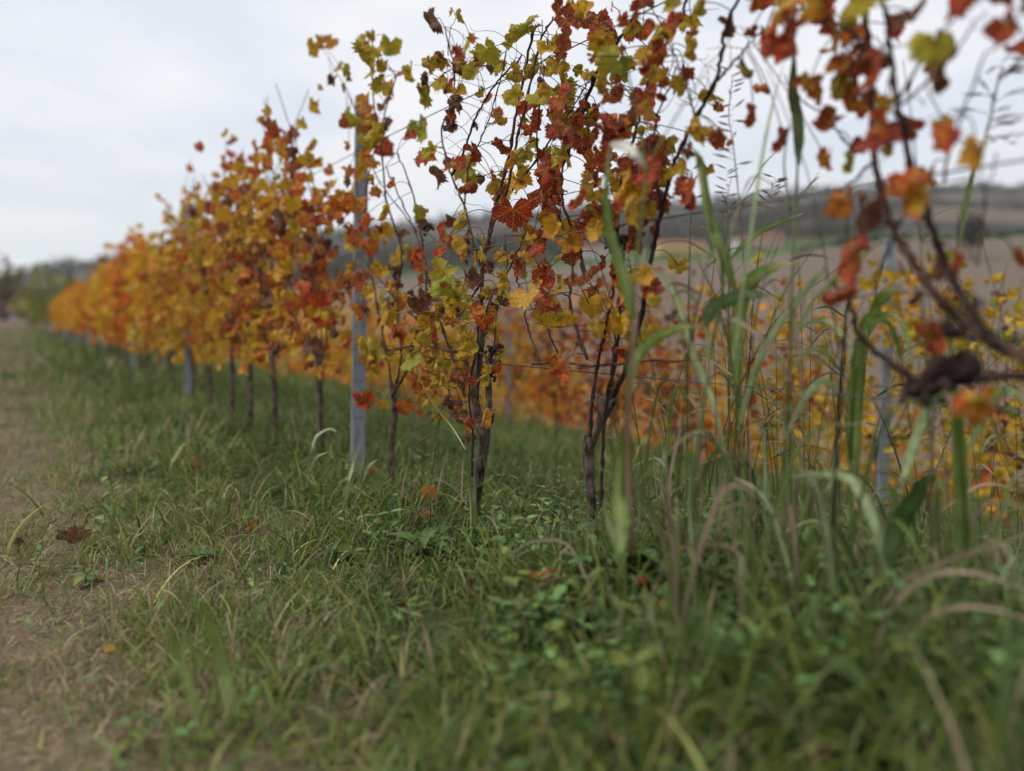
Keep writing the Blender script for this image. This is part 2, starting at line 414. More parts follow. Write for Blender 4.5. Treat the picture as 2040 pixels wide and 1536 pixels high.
def leaf_bend(P, seed, style):
    r_ = np.random.default_rng(seed + 1000)
    x, y = P[:, 0].copy(), P[:, 1].copy(); rr = np.hypot(x, y); an = np.arctan2(x, y)
    z = r_.uniform(.05, .3) * np.abs(x) * r_.choice([-1, 1, 1]) + .12 * r_.uniform(.3, 1) * rr ** 2 * np.sin(3 * an + r_.uniform(0, 6))
    amp = {'open': .16, 'curl': .22, 'roll': .18, 'crush': .34}[style]
    z += (vn(x, y, 2.2 + seed % 3) - .5) * amp * 2 + (vn(x + 7, y + seed, 5.5) - .5) * amp * .8
    rc = {'open': r_.uniform(.7, 1.4), 'curl': r_.uniform(.55, .9), 'roll': r_.uniform(.26, .36), 'crush': r_.uniform(.3, .5)}[style]
    sg = r_.choice([-1, 1])
    t = x / rc; x2 = (rc - z * sg) * np.sin(t); z2 = sg * (rc - (rc - z * sg) * np.cos(t))
    x, z = x2, z2
    rc2 = {'open': r_.uniform(1.2, 3), 'curl': r_.uniform(.7, 1.2), 'roll': r_.uniform(1, 2), 'crush': r_.uniform(.45, .7)}[style]
    sg = r_.choice([-1, 1]); t = y / rc2
    y2 = (rc2 - z * sg) * np.sin(t); z2 = sg * (rc2 - (rc2 - z * sg) * np.cos(t))
    return np.stack([x, y2, z2], -1)
STY = ['open'] * 11 + ['curl'] * 11 + ['roll'] * 6 + ['crush'] * 5
def leaf_set(nm, nang, rings, mat):
    out = []
    for i, s in enumerate(STY):
        P, F = leaf_flat(nang, rings, i)
        V = leaf_bend(P, i, s); V = V * 0.5; 
        out.append(mesh_np(nm, V, F, mat, True, P))
    return out
HI = leaf_set('leaf_blade', 65, (.3, .55, .8, 1.0), M_LEAF)
MID = leaf_set('leaf_blade', 21, (.5, 1.0), M_LEAF)
LOW = []
for i, s in enumerate(STY[:28]):
    P, F = leaf_flat(11, (1.0,), i, 0.0); LOW.append((leaf_bend(P, i, s) * 0.5, F))
IDX = {s: [i for i, t in enumerate(STY) if t == s] for s in ('open', 'curl', 'roll', 'crush')}
# colour codes: redness, greenness, brownness, orange
CODES = {'Y': (.30, .16, .12, .10), 'G': (.12, .62, .12, .02), 'L': (.0, 1.1, .05, .0), 'R': (.98, .0, .06, .10), 'O': (.66, .02, .22, .55), 'E': (.56, .12, .12, .05),
         'B': (.6, .1, .85, .5), 'P': (.45, .0, .5, .7), 'M': (1.1, .0, .2, .3), 'K': (.5, 0, 1.2, 0), 'F': (.78, 0, .90, 1.0)}
def code_final(c):
    r, g, b, o = CODES[c]; Y, G, O, Rd, B, K = map(np.array, (YEL, GRN, ORA, RED, BRO, MAR))
    base = Y * (1 - min(g, 1)) + G * min(g, 1); base = base * (1 - min(o, .8)) + O * min(o, .8)
    rr = np.clip((r - .32) * 1.1, 0, .9); base = base * (1 - rr) + Rd * rr
    bb = np.clip(b - .15, 0, .9); return base * (1 - bb) + B * bb
FINAL = {c: code_final(c) for c in CODES}

def leaf_matrix(center, size, tip=None, normal=None, spread=0.55, roll=None):
    """leaf centre, width in metres; hangs tip-down unless told; the face turned roughly sideways"""
    tip = np.array([0, 0, -1.0]) if tip is None else np.asarray(tip, float)
    tip = tip + rng.normal(0, spread, 3); tip /= np.linalg.norm(tip)
    if normal is None:
        normal = np.array([-0.9, -0.35, 0.35])
    n = np.asarray(normal, float) + rng.normal(0, 0.65, 3)
    n = n - tip * n.dot(tip); n /= np.linalg.norm(n) + 1e-9
    xa = np.cross(tip, n)
    s = size
    o = np.asarray(center) - tip * s * 0.22
    M = Matrix(((xa[0] * s, tip[0] * s, n[0] * s, o[0]), (xa[1] * s, tip[1] * s, n[1] * s, o[1]), (xa[2] * s, tip[2] * s, n[2] * s, o[2]), (0, 0, 0, 1)))
    return M, o
def jitcode(c):
    r, g, b, o = CODES[c]; q = rng.normal(0, 1, 4) * (.10, .12, .10, .15)
    return (max(r + q[0], 0), max(g + q[1], 0), max(b + q[2], 0), min(max(o + q[3], 0), 1))
def pick_style(code):
    if code in 'BKP': return rng.choice(['crush', 'roll', 'curl'], p=[.5, .25, .25])
    return rng.choice(['open', 'curl', 'roll', 'crush'], p=[.20, .42, .17, .21])
def add_leaf(parent, center, size, code, lib=HI, style=None, **kw):
    M, o = leaf_matrix(center, size * (1.25 if style in ('roll', 'crush') else 1.08), **kw)
    st = style or pick_style(code)
    ob = bpy.data.objects.new('leaf', lib[rng.choice(IDX[st])]); COL.objects.link(ob)
    ob.parent = parent; M.translation = M.translation - parent.location; ob.matrix_basis = M
    ob.color = jitcode(code)
    return o

# ------------------------------------------------------------------ posts and wires of the trellis
def post(x, y, h, label, group, lean=0.012, yaw=0.0, holes=True, sink=0.1):
    gz = float(terr(np.array(x), np.array(y))) - sink
    t = thing('vineyard_post', label, 'post', (x, y, gz), group)
    w, d, k = 0.026, 0.018, 0.0035       # a folded C profile, open at the back
    prof = [(-w, -d), (w, -d), (w, d), (w - .010, d), (w - .010, d - k), (w - k, d - k), (w - k, -d + k), (-w + k, -d + k), (-w + k, d - k), (-w + .010, d - k), (-w + .010, d), (-w, d)]
    ca, sa = math.cos(yaw), math.sin(yaw); n = len(prof); V = []; H = h + sink
    for zz in (0, H):
        for (a, b) in prof: V.append((a * ca - b * sa + CF * lean * zz, a * sa + b * ca - SF * lean * zz, zz))
    F = [[i, (i + 1) % n, n + (i + 1) % n, n + i] for i in range(n)]
    # top faces of the folded sheet
    for q in ((0, 1, 6, 7), (1, 2, 5, 6), (2, 3, 4, 5), (0, 7, 8, 11), (8, 9, 10, 11)): F.append([n + i for i in q])
    link('steel_profile', mesh_np('steel_profile', V, F, M_POST, False), t)
    if holes:
        k_ = 0
        for zz in np.arange(sink + 0.25, H - 0.03, 0.075):
            for sx in (-1, 1):
                B = Bag(); c = np.array([sx * w * 0.55 if k_ % 2 else sx * (w * 0.4), -d - 0.0015, zz])
                aa = np.linspace(0, 2 * math.pi, 8, endpoint=False)
                V2 = [[c[0] + .0022 * math.cos(q), c[1], c[2] + .0045 * math.sin(q)] for q in aa] + [[c[0] + .0022 * math.cos(q), c[1] + .003, c[2] + .0045 * math.sin(q)] for q in aa]
                V2 = np.array([(a * ca - b * sa + CF * lean * z_, a * sa + b * ca - SF * lean * z_, z_) for a, b, z_ in V2])
                F2 = [[i, (i + 1) % 8, 8 + (i + 1) % 8, 8 + i] for i in range(8)] + [[0, 1, 2, 3], [0, 3, 4, 7], [4, 5, 6, 7]]
                link('wire_notch', mesh_np('wire_notch', V2, F2, M_HOLE, False), t)
            k_ += 1
    return t
py1 = [2.955, 6.35, 10.1, 14.4, 18.6, 22.8, 27.0, 31.2, 35.4]
lab1 = ['grey steel post, nearest and tallest in the near vine row, leaves climbing past its top', 'grey steel post of the near row, second from the camera, amid orange leaves',
        'grey steel post of the near row, third from the camera, yellow leaves round it', 'grey steel post of the near row, fourth from the camera, pale above red leaves']
for i, y in enumerate(py1):
    post(ROW1 + (.03 if i == 0 else -.07), y, 1.57, lab1[i] if i < 4 else 'small blurred grey post in the far end of the near row', 'posts of the near vine row' if i < 4 else 'far posts of the near vine row', 0.012, math.radians(-TH * 20), i < 3)
ROW2, ROW3 = 4.03, 6.97
p2 = W(1768, 1060, 4.2)
post(ROW2 - .05, 2.42, 1.56, 'blue-grey perforated steel post standing clear behind the tall grass', 'posts of the second vine row', 0.03, math.radians(-35), True)
for i, y in enumerate((6.3, 10.2, 14.2, 18.2, 22.3)):
    post(ROW2 - .05, y, 1.5, ['thin grey post seen low between the two nearest vine trunks', 'thin grey post of the second row, left of the dark forked trunk'][i] if i < 2 else 'far grey post of the second vine row behind the orange leaves', 'posts of the second vine row' if i < 2 else 'far posts of the second row', 0.01, -.6, False)
for i, y in enumerate((2.2, 6.6, 10.8, 15.0)):
    post(ROW3, y, 1.45, ['grey post base low at the right behind the yellow vines', 'grey post of the lower row just right of the forked trunk', 'distant grey post of the lowest vine row', 'distant grey post of the lowest vine row'][i], 'posts of the third vine row', 0.01, -.6, False)
def wire(row, z, y0, y1, label, r=0.0018):
    ys = np.linspace(y0, y1, int((y1 - y0) / .5) + 2)
    z0 = terr(np.full_like(ys, row), ys) if row > 2 else np.zeros_like(ys)
    z0 = np.interp(ys, ys, np.convolve(np.pad(z0, 4, 'edge'), np.ones(9) / 9, 'valid'))
    P = np.stack([np.full_like(ys, row) + .012 * np.sin(ys * 2.1 + z * 9), ys, z0 + z - .012 * np.abs(np.sin(ys * math.pi / 3.7))], -1)
    V, F = tube(P, r, 5)
    tag(link('trellis_wire', mesh_np('trellis_wire', V, F, M_WIRE)), label, 'wire', 'trellis wires')
wire(ROW1 + .02, 0.53, -1.2, 38, 'lowest wire of the near vine row, at knee height along the cordon')
wire(ROW1 - .02, 0.86, -1.2, 38, 'middle wire of the near vine row crossing the ridge line')
wire(ROW1 + .02, 1.33, -1.2, 38, 'top wire of the near vine row against the sky')
wire(ROW2, .62, -1.0, 30, 'lower wire of the second vine row among yellow leaves', .0015)
wire(ROW2, 1.02, -1.0, 30, 'upper wire of the second vine row across the ploughed field', .0015)
wire(ROW3, .6, 0, 30, 'wire of the lowest vine row behind yellow leaves', .0015)

# ------------------------------------------------------------------ the near vines, cane by cane
class Vine:
    def __init__(s, base, label, group=None):
        s.root = thing('grape_vine', label, 'grape vine', tuple(base), group)
        s.base = np.array(base, float); s.nodes = []; s.petioles = Bag()
    def trunk(s, P, rad, name='trunk', mat=None, bumpy=.18):
        C = spline(P, 7); n = len(C); r_ = np.interp(np.linspace(0, 1, n), np.linspace(0, 1, len(rad)), rad)
        V, F = tube(C, r_, 12)
        k = len(C) * 12
        a = np.arange(k) % 12; i = np.arange(k) // 12
        f = 1 + bumpy * (np.sin(a * 2.6 + i * .5) * .4 + (vn(a * 1.3, i * .9) - .5) * 1.6)
        V[:k] = np.repeat(C, 12, 0) + (V[:k] - np.repeat(C, 12, 0)) * f[:, None]
        return link(name, mesh_np(name, V - s.base, F, mat or M_BARK), s.root)
    def cane(s, P, r0=.0045, r1=.0018, mat=None, wig=.006, knots=True):
        C = spline(P, 8); n = len(C)
        C = C + rng.normal(0, wig * .35, C.shape) * np.linspace(.2, 1, n)[:, None]
        rad = np.linspace(r0, r1, n)
        if knots: rad = rad * (1 + .45 * (np.arange(n) % 6 == 3))
        V, F = tube(C, rad, 7)
        link('cane', mesh_np('cane', V - s.base, F, mat or M_CANE), s.root)
        s.nodes.append(C)
        return C
    def twig(s, p, d, l, r=.0009, curl=0.0):
        n = 9; P = [np.array(p)]; d = np.array(d, float); d /= np.linalg.norm(d)
        ax = rng.normal(0, 1, 3)
        for i in range(n):
            d = d + rng.normal(0, .12, 3) + curl * np.cross(d, ax) * (i / n); d /= np.linalg.norm(d); P.append(P[-1] + d * l / n)
        V, F = tube(np.array(P), np.linspace(r, r * .5, n + 1), 5); s.petioles.add(V - s.base, F)
    def leaf(s, c, size, code, petiole=True, **kw):
        o = add_leaf(s.root, c, size, code, **kw)
        if petiole and s.nodes:
            A = np.vstack(s.nodes); d = np.linalg.norm(A - o + np.array([0, 0, -.03]), axis=1); j = d.argmin()
            if d[j] < .26:
                a = A[j]; m = (a + o) / 2 + np.array([0, 0, .012]) + rng.normal(0, .004, 3)
                V, F = tube(spline([a, m, o], 4), .0011, 5); s.petioles.add(V - s.base, F)
    def done(s, name='leaf_stalks'):
        if s.petioles.n: kind(link(name, s.petioles.mesh(name, M_CANE), s.root), 'stuff')
def bunch(root, p, n, r, spread, mat=M_GRAPE):
    B = Bag()
    ico = []
    ph = (1 + 5 ** .5) / 2
    iv = np.array([(-1, ph, 0), (1, ph, 0), (-1, -ph, 0), (1, -ph, 0), (0, -1, ph), (0, 1, ph), (0, -1, -ph), (0, 1, -ph), (ph, 0, -1), (ph, 0, 1), (-ph, 0, -1), (-ph, 0, 1)]) / 1.9
    it = [(0, 11, 5), (0, 5, 1), (0, 1, 7), (0, 7, 10), (0, 10, 11), (1, 5, 9), (5, 11, 4), (11, 10, 2), (10, 7, 6), (7, 1, 8), (3, 9, 4), (3, 4, 2), (3, 2, 6), (3, 6, 8), (3, 8, 9), (4, 9, 5), (2, 4, 11), (6, 2, 10), (8, 6, 7), (9, 8, 1)]
    for i in range(n):
        q = rng.normal(0, 1, 3) * spread; q[2] = -abs(q[2]) * 1.4
        B.add(iv * r * rng.uniform(.6, 1.2, (12, 1)) + np.array(p) + q - np.array(root.location), it)
    kind(link('dried_grape_bunch', B.mesh('dried_grape_bunch', mat), root), 'stuff')

def px_leafs(v, rows, o_spread=.07, lib=HI, sc=1.0):
    for r in rows:
        px, py, s, c = r[:4]; o = r[4] if len(r) > 4 else float(np.clip(rng.normal(0, o_spread), -.09, .14))
        p = R1(px, py, o); Z = ZR(px, o)
        v.leaf(p, s / FX * Z * 1.16 * sc, c, lib=lib, style=(r[5] if len(r) > 5 else None))
def fill(v, x0, x1, y0, y1, n, s0, s1, pal, osp=.09, lib=HI):
    for _ in range(n):
        px, py = rng.uniform(x0, x1), rng.uniform(y0, y1)
        o = float(np.clip(rng.normal(.02, osp), -.10, .2))
        v.leaf(R1(px, py, o), rng.uniform(s0 * .7, s1) / FX * ZR(px, 0) * 1.15, rng.choice(list(pal)), lib=lib)
def canes(v, rows):
    for r in rows:
        pts, rad = r[0], r[1]; mat = {'d': M_CANED, 'c': M_CANE}[r[2] if len(r) > 2 else 'c']; o = r[3] if len(r) > 3 else rng.normal(0, .02)
        v.cane([R1(a, b, o + rng.normal(0, .008)) for a, b in pts], rad, rad * .5, mat)

# vine A : the trunk with the elbow
gA = R1(1180, 1045)
A = Vine(gA, 'grape vine with a pale elbowed trunk and red-veined leaves, right of the dark forked trunk')
A.trunk([R1(1182, 1075), R1(1181, 1030), R1(1176, 960), R1(1172, 905), R1(1176, 885), R1(1192, 850), R1(1206, 815), R1(1210, 795)],
        [.0145, .0115, .0110, .0135, .0150, .0105, .0100, .0160, .0110])
A.trunk([R1(1172, 905), R1(1170, 880), R1(1174, 862)], [.011, .009, .006], 'spur')
A.trunk([R1(1206, 818), R1(1195, 800), R1(1190, 788)], [.011, .010, .005], 'spur')
A.trunk([R1(1208, 812), R1(1222, 800), R1(1226, 786)], [.012, .010, .006], 'spur')
canes(A, [
    ([(1197, 1010), (1200, 930), (1203, 850), (1217, 740), (1230, 620), (1245, 480)], .0042, 'd', -.03),
    ([(1176, 870), (1180, 800), (1192, 720), (1208, 650), (1225, 560), (1232, 450)], .0045, 'd'),
    ([(1212, 800), (1228, 700), (1235, 600), (1228, 520), (1205, 480)], .0040, 'd'),
    ([(1212, 805), (1245, 740), (1265, 680), (1285, 590), (1300, 500), (1320, 410), (1345, 320), (1385, 235), (1425, 160), (1445, 70), (1482, -20)], .0062, 'd'),
    ([(1060, 725), (1110, 722), (1180, 728), (1290, 722), (1400, 716)], .0042),
    ([(1120, 330), (1145, 265), (1165, 210), (1195, 130), (1230, 85), (1265, 25), (1290, -20)], .0058, 'd'),
    ([(1165, 560), (1150, 480), (1120, 400), (1120, 330)], .0046),
    ([(1285, 190), (1310, 120), (1355, 40), (1375, -20)], .0050, 'd'),
    ([(1225, 460), (1240, 350), (1270, 250), (1285, 190)], .0045, 'd'),
    ([(1075, 720), (1055, 665), (1045, 620), (1030, 560)], .0036),
    ([(1118, 720), (1095, 665), (1075, 610), (1080, 540)], .0028),
    ([(1170, 715), (1150, 660), (1135, 600), (1140, 520), (1110, 430), (1075, 380)], .0042),
    ([(1430, 160), (1465, 120), (1495, 85), (1520, 60)], .0026, 'c'),
    ([(1385, 235), (1375, 200), (1360, 150), (1330, 80)], .0022, 'c'),
    ([(1320, 410), (1300, 330), (1310, 230), (1350, 130)], .0030, 'd'),
])
B_ = Vine(R1(950, 1010), 'grape vine with a dark forked trunk and yellow-olive leaves, first of the two sharp trunks')
B_.trunk([R1(946, 1060), R1(950, 1000), R1(957, 930), R1(966, 880), R1(962, 850)], [.015, .0145, .0145, .016, .021])
B_.trunk([R1(960, 856), R1(948, 842), R1(944, 825)], [.017, .013, .007], 'spur')
B_.trunk([R1(964, 852), R1(975, 836), R1(981, 815)], [.017, .013, .007], 'spur')
B_.trunk([R1(955, 850), R1(947, 800), R1(950, 740), R1(958, 680), R1(962, 640)], [.015, .0125, .0125, .012, .008], 'arm', None, .3)
B_.trunk([R1(966, 846), R1(975, 800), R1(972, 730), R1(985, 690)], [.012, .010, .008, .006], 'arm', None, .3)
canes(B_, [
    ([(940, 950), (942, 860), (935, 780), (948, 690), (955, 600)], .0040, 'd', -.03),
    ([(955, 690), (960, 600), (962, 520), (975, 470), (990, 400), (1010, 330), (1025, 250), (1045, 150), (1062, 60)], .0068, 'c'),
    ([(975, 470), (985, 440), (1010, 380), (1025, 300), (1050, 200), (1075, 90), (1100, 35)], .0046, 'c'),
    ([(960, 540), (940, 470), (925, 410), (900, 350), (880, 260), (905, 200), (900, 120), (885, 50)], .0040, 'c'),
    ([(900, 350), (925, 300), (945, 240), (985, 170), (1040, 110)], .0040, 'd'),
    ([(925, 410), (935, 330), (965, 260), (1000, 150), (1015, 60)], .0026, 'd'),
    ([(960, 560), (935, 600), (905, 640), (890, 560)], .0034, 'c'),
    ([(950, 700), (900, 700), (860, 690), (820, 700)], .0050, 'c'),
    ([(925, 790), (905, 720), (880, 650), (855, 560), (830, 470), (800, 400), (770, 330)], .0045, 'c'),
    ([(965, 660), (975, 600), (1000, 560), (1040, 480), (1060, 400)], .0036, 'c'),
    ([(985, 690), (990, 620), (1010, 540), (1005, 470)], .0028, 'c'),
    ([(1020, 380), (1060, 330), (1110, 260), (1150, 200), (1180, 150)], .0030, 'd'),
    ([(1080, 400), (1070, 300), (1075, 200), (1080, 40)], .0024, 'd'),
    ([(840, 190), (870, 160), (920, 130), (1000, 135)], .0022, 'd'),
    ([(892, 110), (897, 60), (912, 35)], .0016, 'd'),
    ([(820, 860), (870, 830), (895, 770), (880, 700)], .0020, 'c'),
    ([(948, 850), (920, 820), (895, 780), (885, 730)], .0030, 'c'),
])
C_ = Vine(R1(782, 985), 'blurred grape vine just right of the nearest grey post, tallest yellow shoots')
C_.trunk([R1(782, 1000), R1(780, 900), R1(786, 820), R1(780, 760)], [.013, .011, .012, .008])
canes(C_, [
    ([(783, 800), (800, 700), (790, 600), (800, 500), (770, 400), (760, 300), (745, 200), (742, 70)], .0050),
    ([(783, 790), (770, 700), (750, 600), (735, 480), (730, 380), (760, 250), (790, 150)], .0045),
    ([(780, 790), (830, 700), (850, 600), (840, 480), (820, 380), (790, 300)], .0045),
    ([(845, 480), (800, 420), (745, 340), (700, 200), (640, 90)], .0024),
    ([(790, 600), (760, 560), (725, 520), (700, 480)], .003),
    ([(770, 700), (820, 690), (870, 690)], .004),
])
# vine D : nearest, blurred, filling the upper right
D = Vine(R1(1662, 1130, .1), 'nearest grape vine, large blurred yellow and crimson leaves over a red-brown cane')
canes(D, [
    ([(1652, 1150), (1662, 1000), (1670, 860), (1678, 740), (1688, 600)], .0040, 'd', .06),
    ([(2080, 752), (1990, 750), (1910, 760), (1850, 765), (1790, 735), (1740, 695), (1708, 660), (1690, 600), (1660, 560)], .0062, 'd', -.03),
    ([(2080, 722), (1990, 690), (1920, 640), (1860, 580), (1805, 500), (1770, 430), (1745, 330), (1738, 200), (1730, 110), (1722, -20)], .0078, 'c', -.04),
    ([(1985, 690), (1935, 620), (1890, 540), (1855, 450), (1820, 340), (1795, 240), (1775, 120), (1770, 40), (1750, -20)], .0062, 'd', -.06),
    ([(1850, 440), (1810, 425), (1785, 450), (1775, 490)], .003, 'd', -.06),
    ([(1775, 490), (1750, 540), (1740, 580)], .0026, 'c', -.04),
    ([(1790, 520), (1810, 560), (1830, 590)], .0022, 'c', -.04),
    ([(1880, 370), (1890, 300), (1920, 220), (1960, 120), (2040, 20)], .0022, 'c', -.03),
    ([(1790, 200), (1830, 130), (1880, 60), (1930, 10)], .0026, 'c', -.06),
    ([(1795, 210), (1840, 170), (1900, 110), (1960, 20)], .0024, 'd', -.06),
    ([(1700, 300), (1650, 240), (1600, 200), (1560, 150)], .0020, 'c', 0),
    ([(1730, 110), (1690, 60), (1620, 30), (1540, 10)], .0030, 'd', -.02),
    ([(1742, 320), (1700, 360), (1680, 400)], .0024, 'd', -.02),
    ([(1690, 600), (1685, 500), (1690, 420)], .0024, 'c', -.02),
    ([(1945, 530), (1960, 420), (1985, 300)], .0016, 'd', -.02),
])
D.trunk([R1(1800, 770, -.03), R1(1840, 780, -.03), R1(1880, 735, -.03), R1(1930, 735, -.03), R1(1925, 700, -.03)], [.006, .013, .019, .018, .006], 'spur', M_CANED, .5)
D.trunk([R1(1845, 650, -.04), R1(1880, 655, -.04), R1(1920, 665, -.04)], [.004, .012, .005], 'spur', M_CANED, .6)
D.trunk([R1(1800, 735, -.03), R1(1840, 785, -.03), R1(1865, 770, -.03)], [.005, .012, .006], 'spur', M_CANED, .6)
bunch(D.root, R1(1875, 745, -.04), 16, .008, .013)
bunch(D.root, R1(1835, 760, -.04), 12, .007, .011)

px_leafs(C_, [
 (625,105,40,'Y'),(640,90,35,'Y'),(665,85,35,'O'),(675,140,30,'G'),(695,150,40,'G'),(662,165,22,'B'),(688,178,22,'G'),
 (741,78,30,'G'),(724,82,22,'B'),(740,108,52,'G'),(775,100,45,'G'),(737,145,46,'G'),(762,140,35,'G'),(790,148,32,'O'),(815,152,40,'G'),
 (745,175,45,'G'),(770,182,38,'Y'),(708,238,52,'G'),(726,208,40,'O'),(720,240,40,'O'),(762,210,35,'B'),(758,255,48,'K'),(735,280,55,'G'),
 (772,300,45,'O'),(738,325,40,'O'),(716,352,35,'O'),(745,355,35,'Y'),(783,372,34,'O'),(752,382,34,'O'),(815,275,30,'O'),
 (700,395,40,'O'),(722,408,42,'P'),(760,430,40,'Y'),(835,430,36,'G'),(850,448,44,'K'),(800,470,40,'B'),(828,520,40,'B')])
fill(C_, 690, 745, 215, 560, 16, 30, 50, 'YOGOYP', .05)
fill(C_, 700, 860, 440, 640, 46, 26, 46, 'YOBROYGB')
fill(C_, 710, 870, 620, 820, 46, 26, 46, 'YOYOBGP')
px_leafs(B_, [
 (870,52,42,'B',-.02,'roll'),(899,28,20,'G'),(919,38,28,'G'),(922,92,48,'G'),(942,80,26,'B'),(866,115,34,'K'),(886,128,32,'G'),(842,195,55,'G',-.02,'roll'),
 (860,162,44,'B'),(890,180,42,'O'),(903,205,48,'B'),(914,188,34,'Y'),(932,150,42,'G'),(958,128,52,'O'),(982,140,30,'B'),(898,262,50,'B'),
 (903,232,30,'O'),(842,268,58,'L'),(866,300,40,'G'),(852,322,44,'O'),(900,330,56,'R'),(950,308,50,'R'),(1000,300,50,'R'),(925,372,40,'M',0,'roll'),
 (870,362,46,'P'),(935,352,58,'G'),(1033,62,58,'G',-.02,'roll'),(1018,88,30,'G'),(1030,160,58,'G'),(1066,145,64,'G'),(1025,192,52,'G'),(1066,200,56,'G'),
 (1045,217,50,'O',0,'roll'),(1000,245,44,'Y',0,'roll'),(1052,252,50,'O'),(1058,288,32,'G'),(1030,328,62,'G'),(1052,312,36,'G'),(1076,350,64,'R'),
 (998,385,40,'R'),(1088,315,40,'G'),(1035,372,58,'Y'),(1022,436,78,'R',-.05,'open'),(1048,408,62,'R'),(1094,402,74,'R',-.04,'curl'),(1056,460,40,'P',0,'roll'),
 (1062,498,60,'R',-.04),(930,500,58,'Y',-.03),(945,525,36,'Y'),(872,552,60,'G',-.04),(900,590,66,'L',-.06,'curl'),(936,600,60,'G',-.05),(905,615,50,'G',-.05),
 (985,588,52,'M'),(1000,600,40,'G'),(1056,606,84,'Y',-.08,'open'),(965,645,40,'O'),(820,726,52,'L',-.08,'open'),(762,705,58,'G',-.05,'roll'),(850,680,36,'G'),
 (985,756,52,'G',-.06,'crush'),(970,842,34,'P',-.04,'roll'),(895,800,34,'K'),(905,830,30,'K'),(988,700,30,'K'),(972,735,32,'K'),(912,450,40,'G'),
 (1115,240,50,'R'),(1110,270,44,'R'),(1085,170,40,'O')])
fill(B_, 850, 1000, 120, 420, 14, 24, 44, 'GYOB')
fill(B_, 980, 1120, 60, 420, 30, 26, 56, 'GGYOR')
fill(B_, 860, 1010, 430, 640, 42, 22, 46, 'YGBOYRK')
fill(B_, 800, 1000, 600, 800, 86, 18, 42, 'YOYGBOPY')
fill(B_, 830, 960, 760, 880, 20, 16, 34, 'OYPB')
px_leafs(A, [
 (1150,10,42,'Y'),(1160,28,44,'Y'),(1168,50,44,'R'),(1128,100,58,'R',0,'roll'),(1190,72,58,'O'),(1196,104,58,'Y'),(1216,82,42,'R'),(1237,45,32,'O'),
 (1270,12,50,'M'),(1281,70,50,'R',0,'open'),(1306,92,48,'R'),(1312,116,44,'R'),(1336,62,50,'O',-.03,'roll'),(1345,15,66,'G'),(1392,22,66,'G'),(1382,52,48,'Y'),
 (1376,66,32,'P'),(1215,142,76,'G',-.02,'open'),(1198,172,60,'G'),(1212,202,52,'R'),(1148,218,50,'R'),(1108,192,56,'R'),(1104,222,62,'Y'),(1122,248,58,'R'),
 (1158,248,42,'R'),(1172,282,50,'R'),(1300,132,46,'Y'),(1294,152,46,'Y'),(1328,170,52,'P',-.03,'roll'),(1352,182,48,'Y'),(1370,112,62,'G'),(1366,152,38,'R'),
 (1290,214,74,'R',-.02,'open'),(1228,262,74,'O',-.03,'curl'),(1304,284,56,'M',-.02,'roll'),(1240,330,66,'R'),(1312,352,60,'Y'),(1342,350,48,'Y'),(1252,390,70,'O'),
 (1370,390,70,'R',-.04,'open'),(1375,408,44,'R'),(1422,198,46,'Y'),(1432,222,42,'O'),(1402,266,50,'Y'),(1432,280,48,'R'),(1455,60,46,'B',0,'roll'),(1488,148,46,'G',0,'roll'),
 (1530,172,46,'O',0,'roll'),(1498,240,50,'R',-.02,'roll'),(1556,292,54,'R',-.02,'roll'),(1645,330,50,'O',0,'curl'),(1172,384,66,'Y'),(1412,345,26,'O'),(1375,305,30,'P'),
 (1100,556,72,'R',-.04),(1162,560,76,'R',-.05,'open'),(1148,490,58,'O'),(1190,470,62,'Y'),(1200,438,64,'G',-.04,'roll'),(1150,510,44,'R'),(1172,622,62,'Y'),
 (1242,590,58,'Y',-.06),(1232,655,60,'Y',-.06),(1190,662,46,'G'),(1130,738,70,'O',-.08,'curl'),(1297,676,50,'Y',-.05,'open'),(1302,582,48,'M'),(1240,545,46,'M'),
 (1350,540,46,'Y'),(1246,700,44,'O'),(1205,690,46,'O'),(1270,470,50,'M',0),(1230,430,60,'R'),(1275,440,52,'O'),(1275,360,56,'R'),(1180,330,52,'O'),(1150,410,56,'O'),(1185,600,56,'R')])
fill(A, 1100, 1340, 0, 240, 40, 28, 58, 'RYEMGY')
fill(A, 1080, 1330, 230, 470, 74, 32, 66, 'RERYGM')
fill(A, 1020, 1300, 440, 700, 54, 28, 66, 'RYEYRG')
fill(A, 1350, 1450, 180, 330, 4, 24, 40, 'YRO')
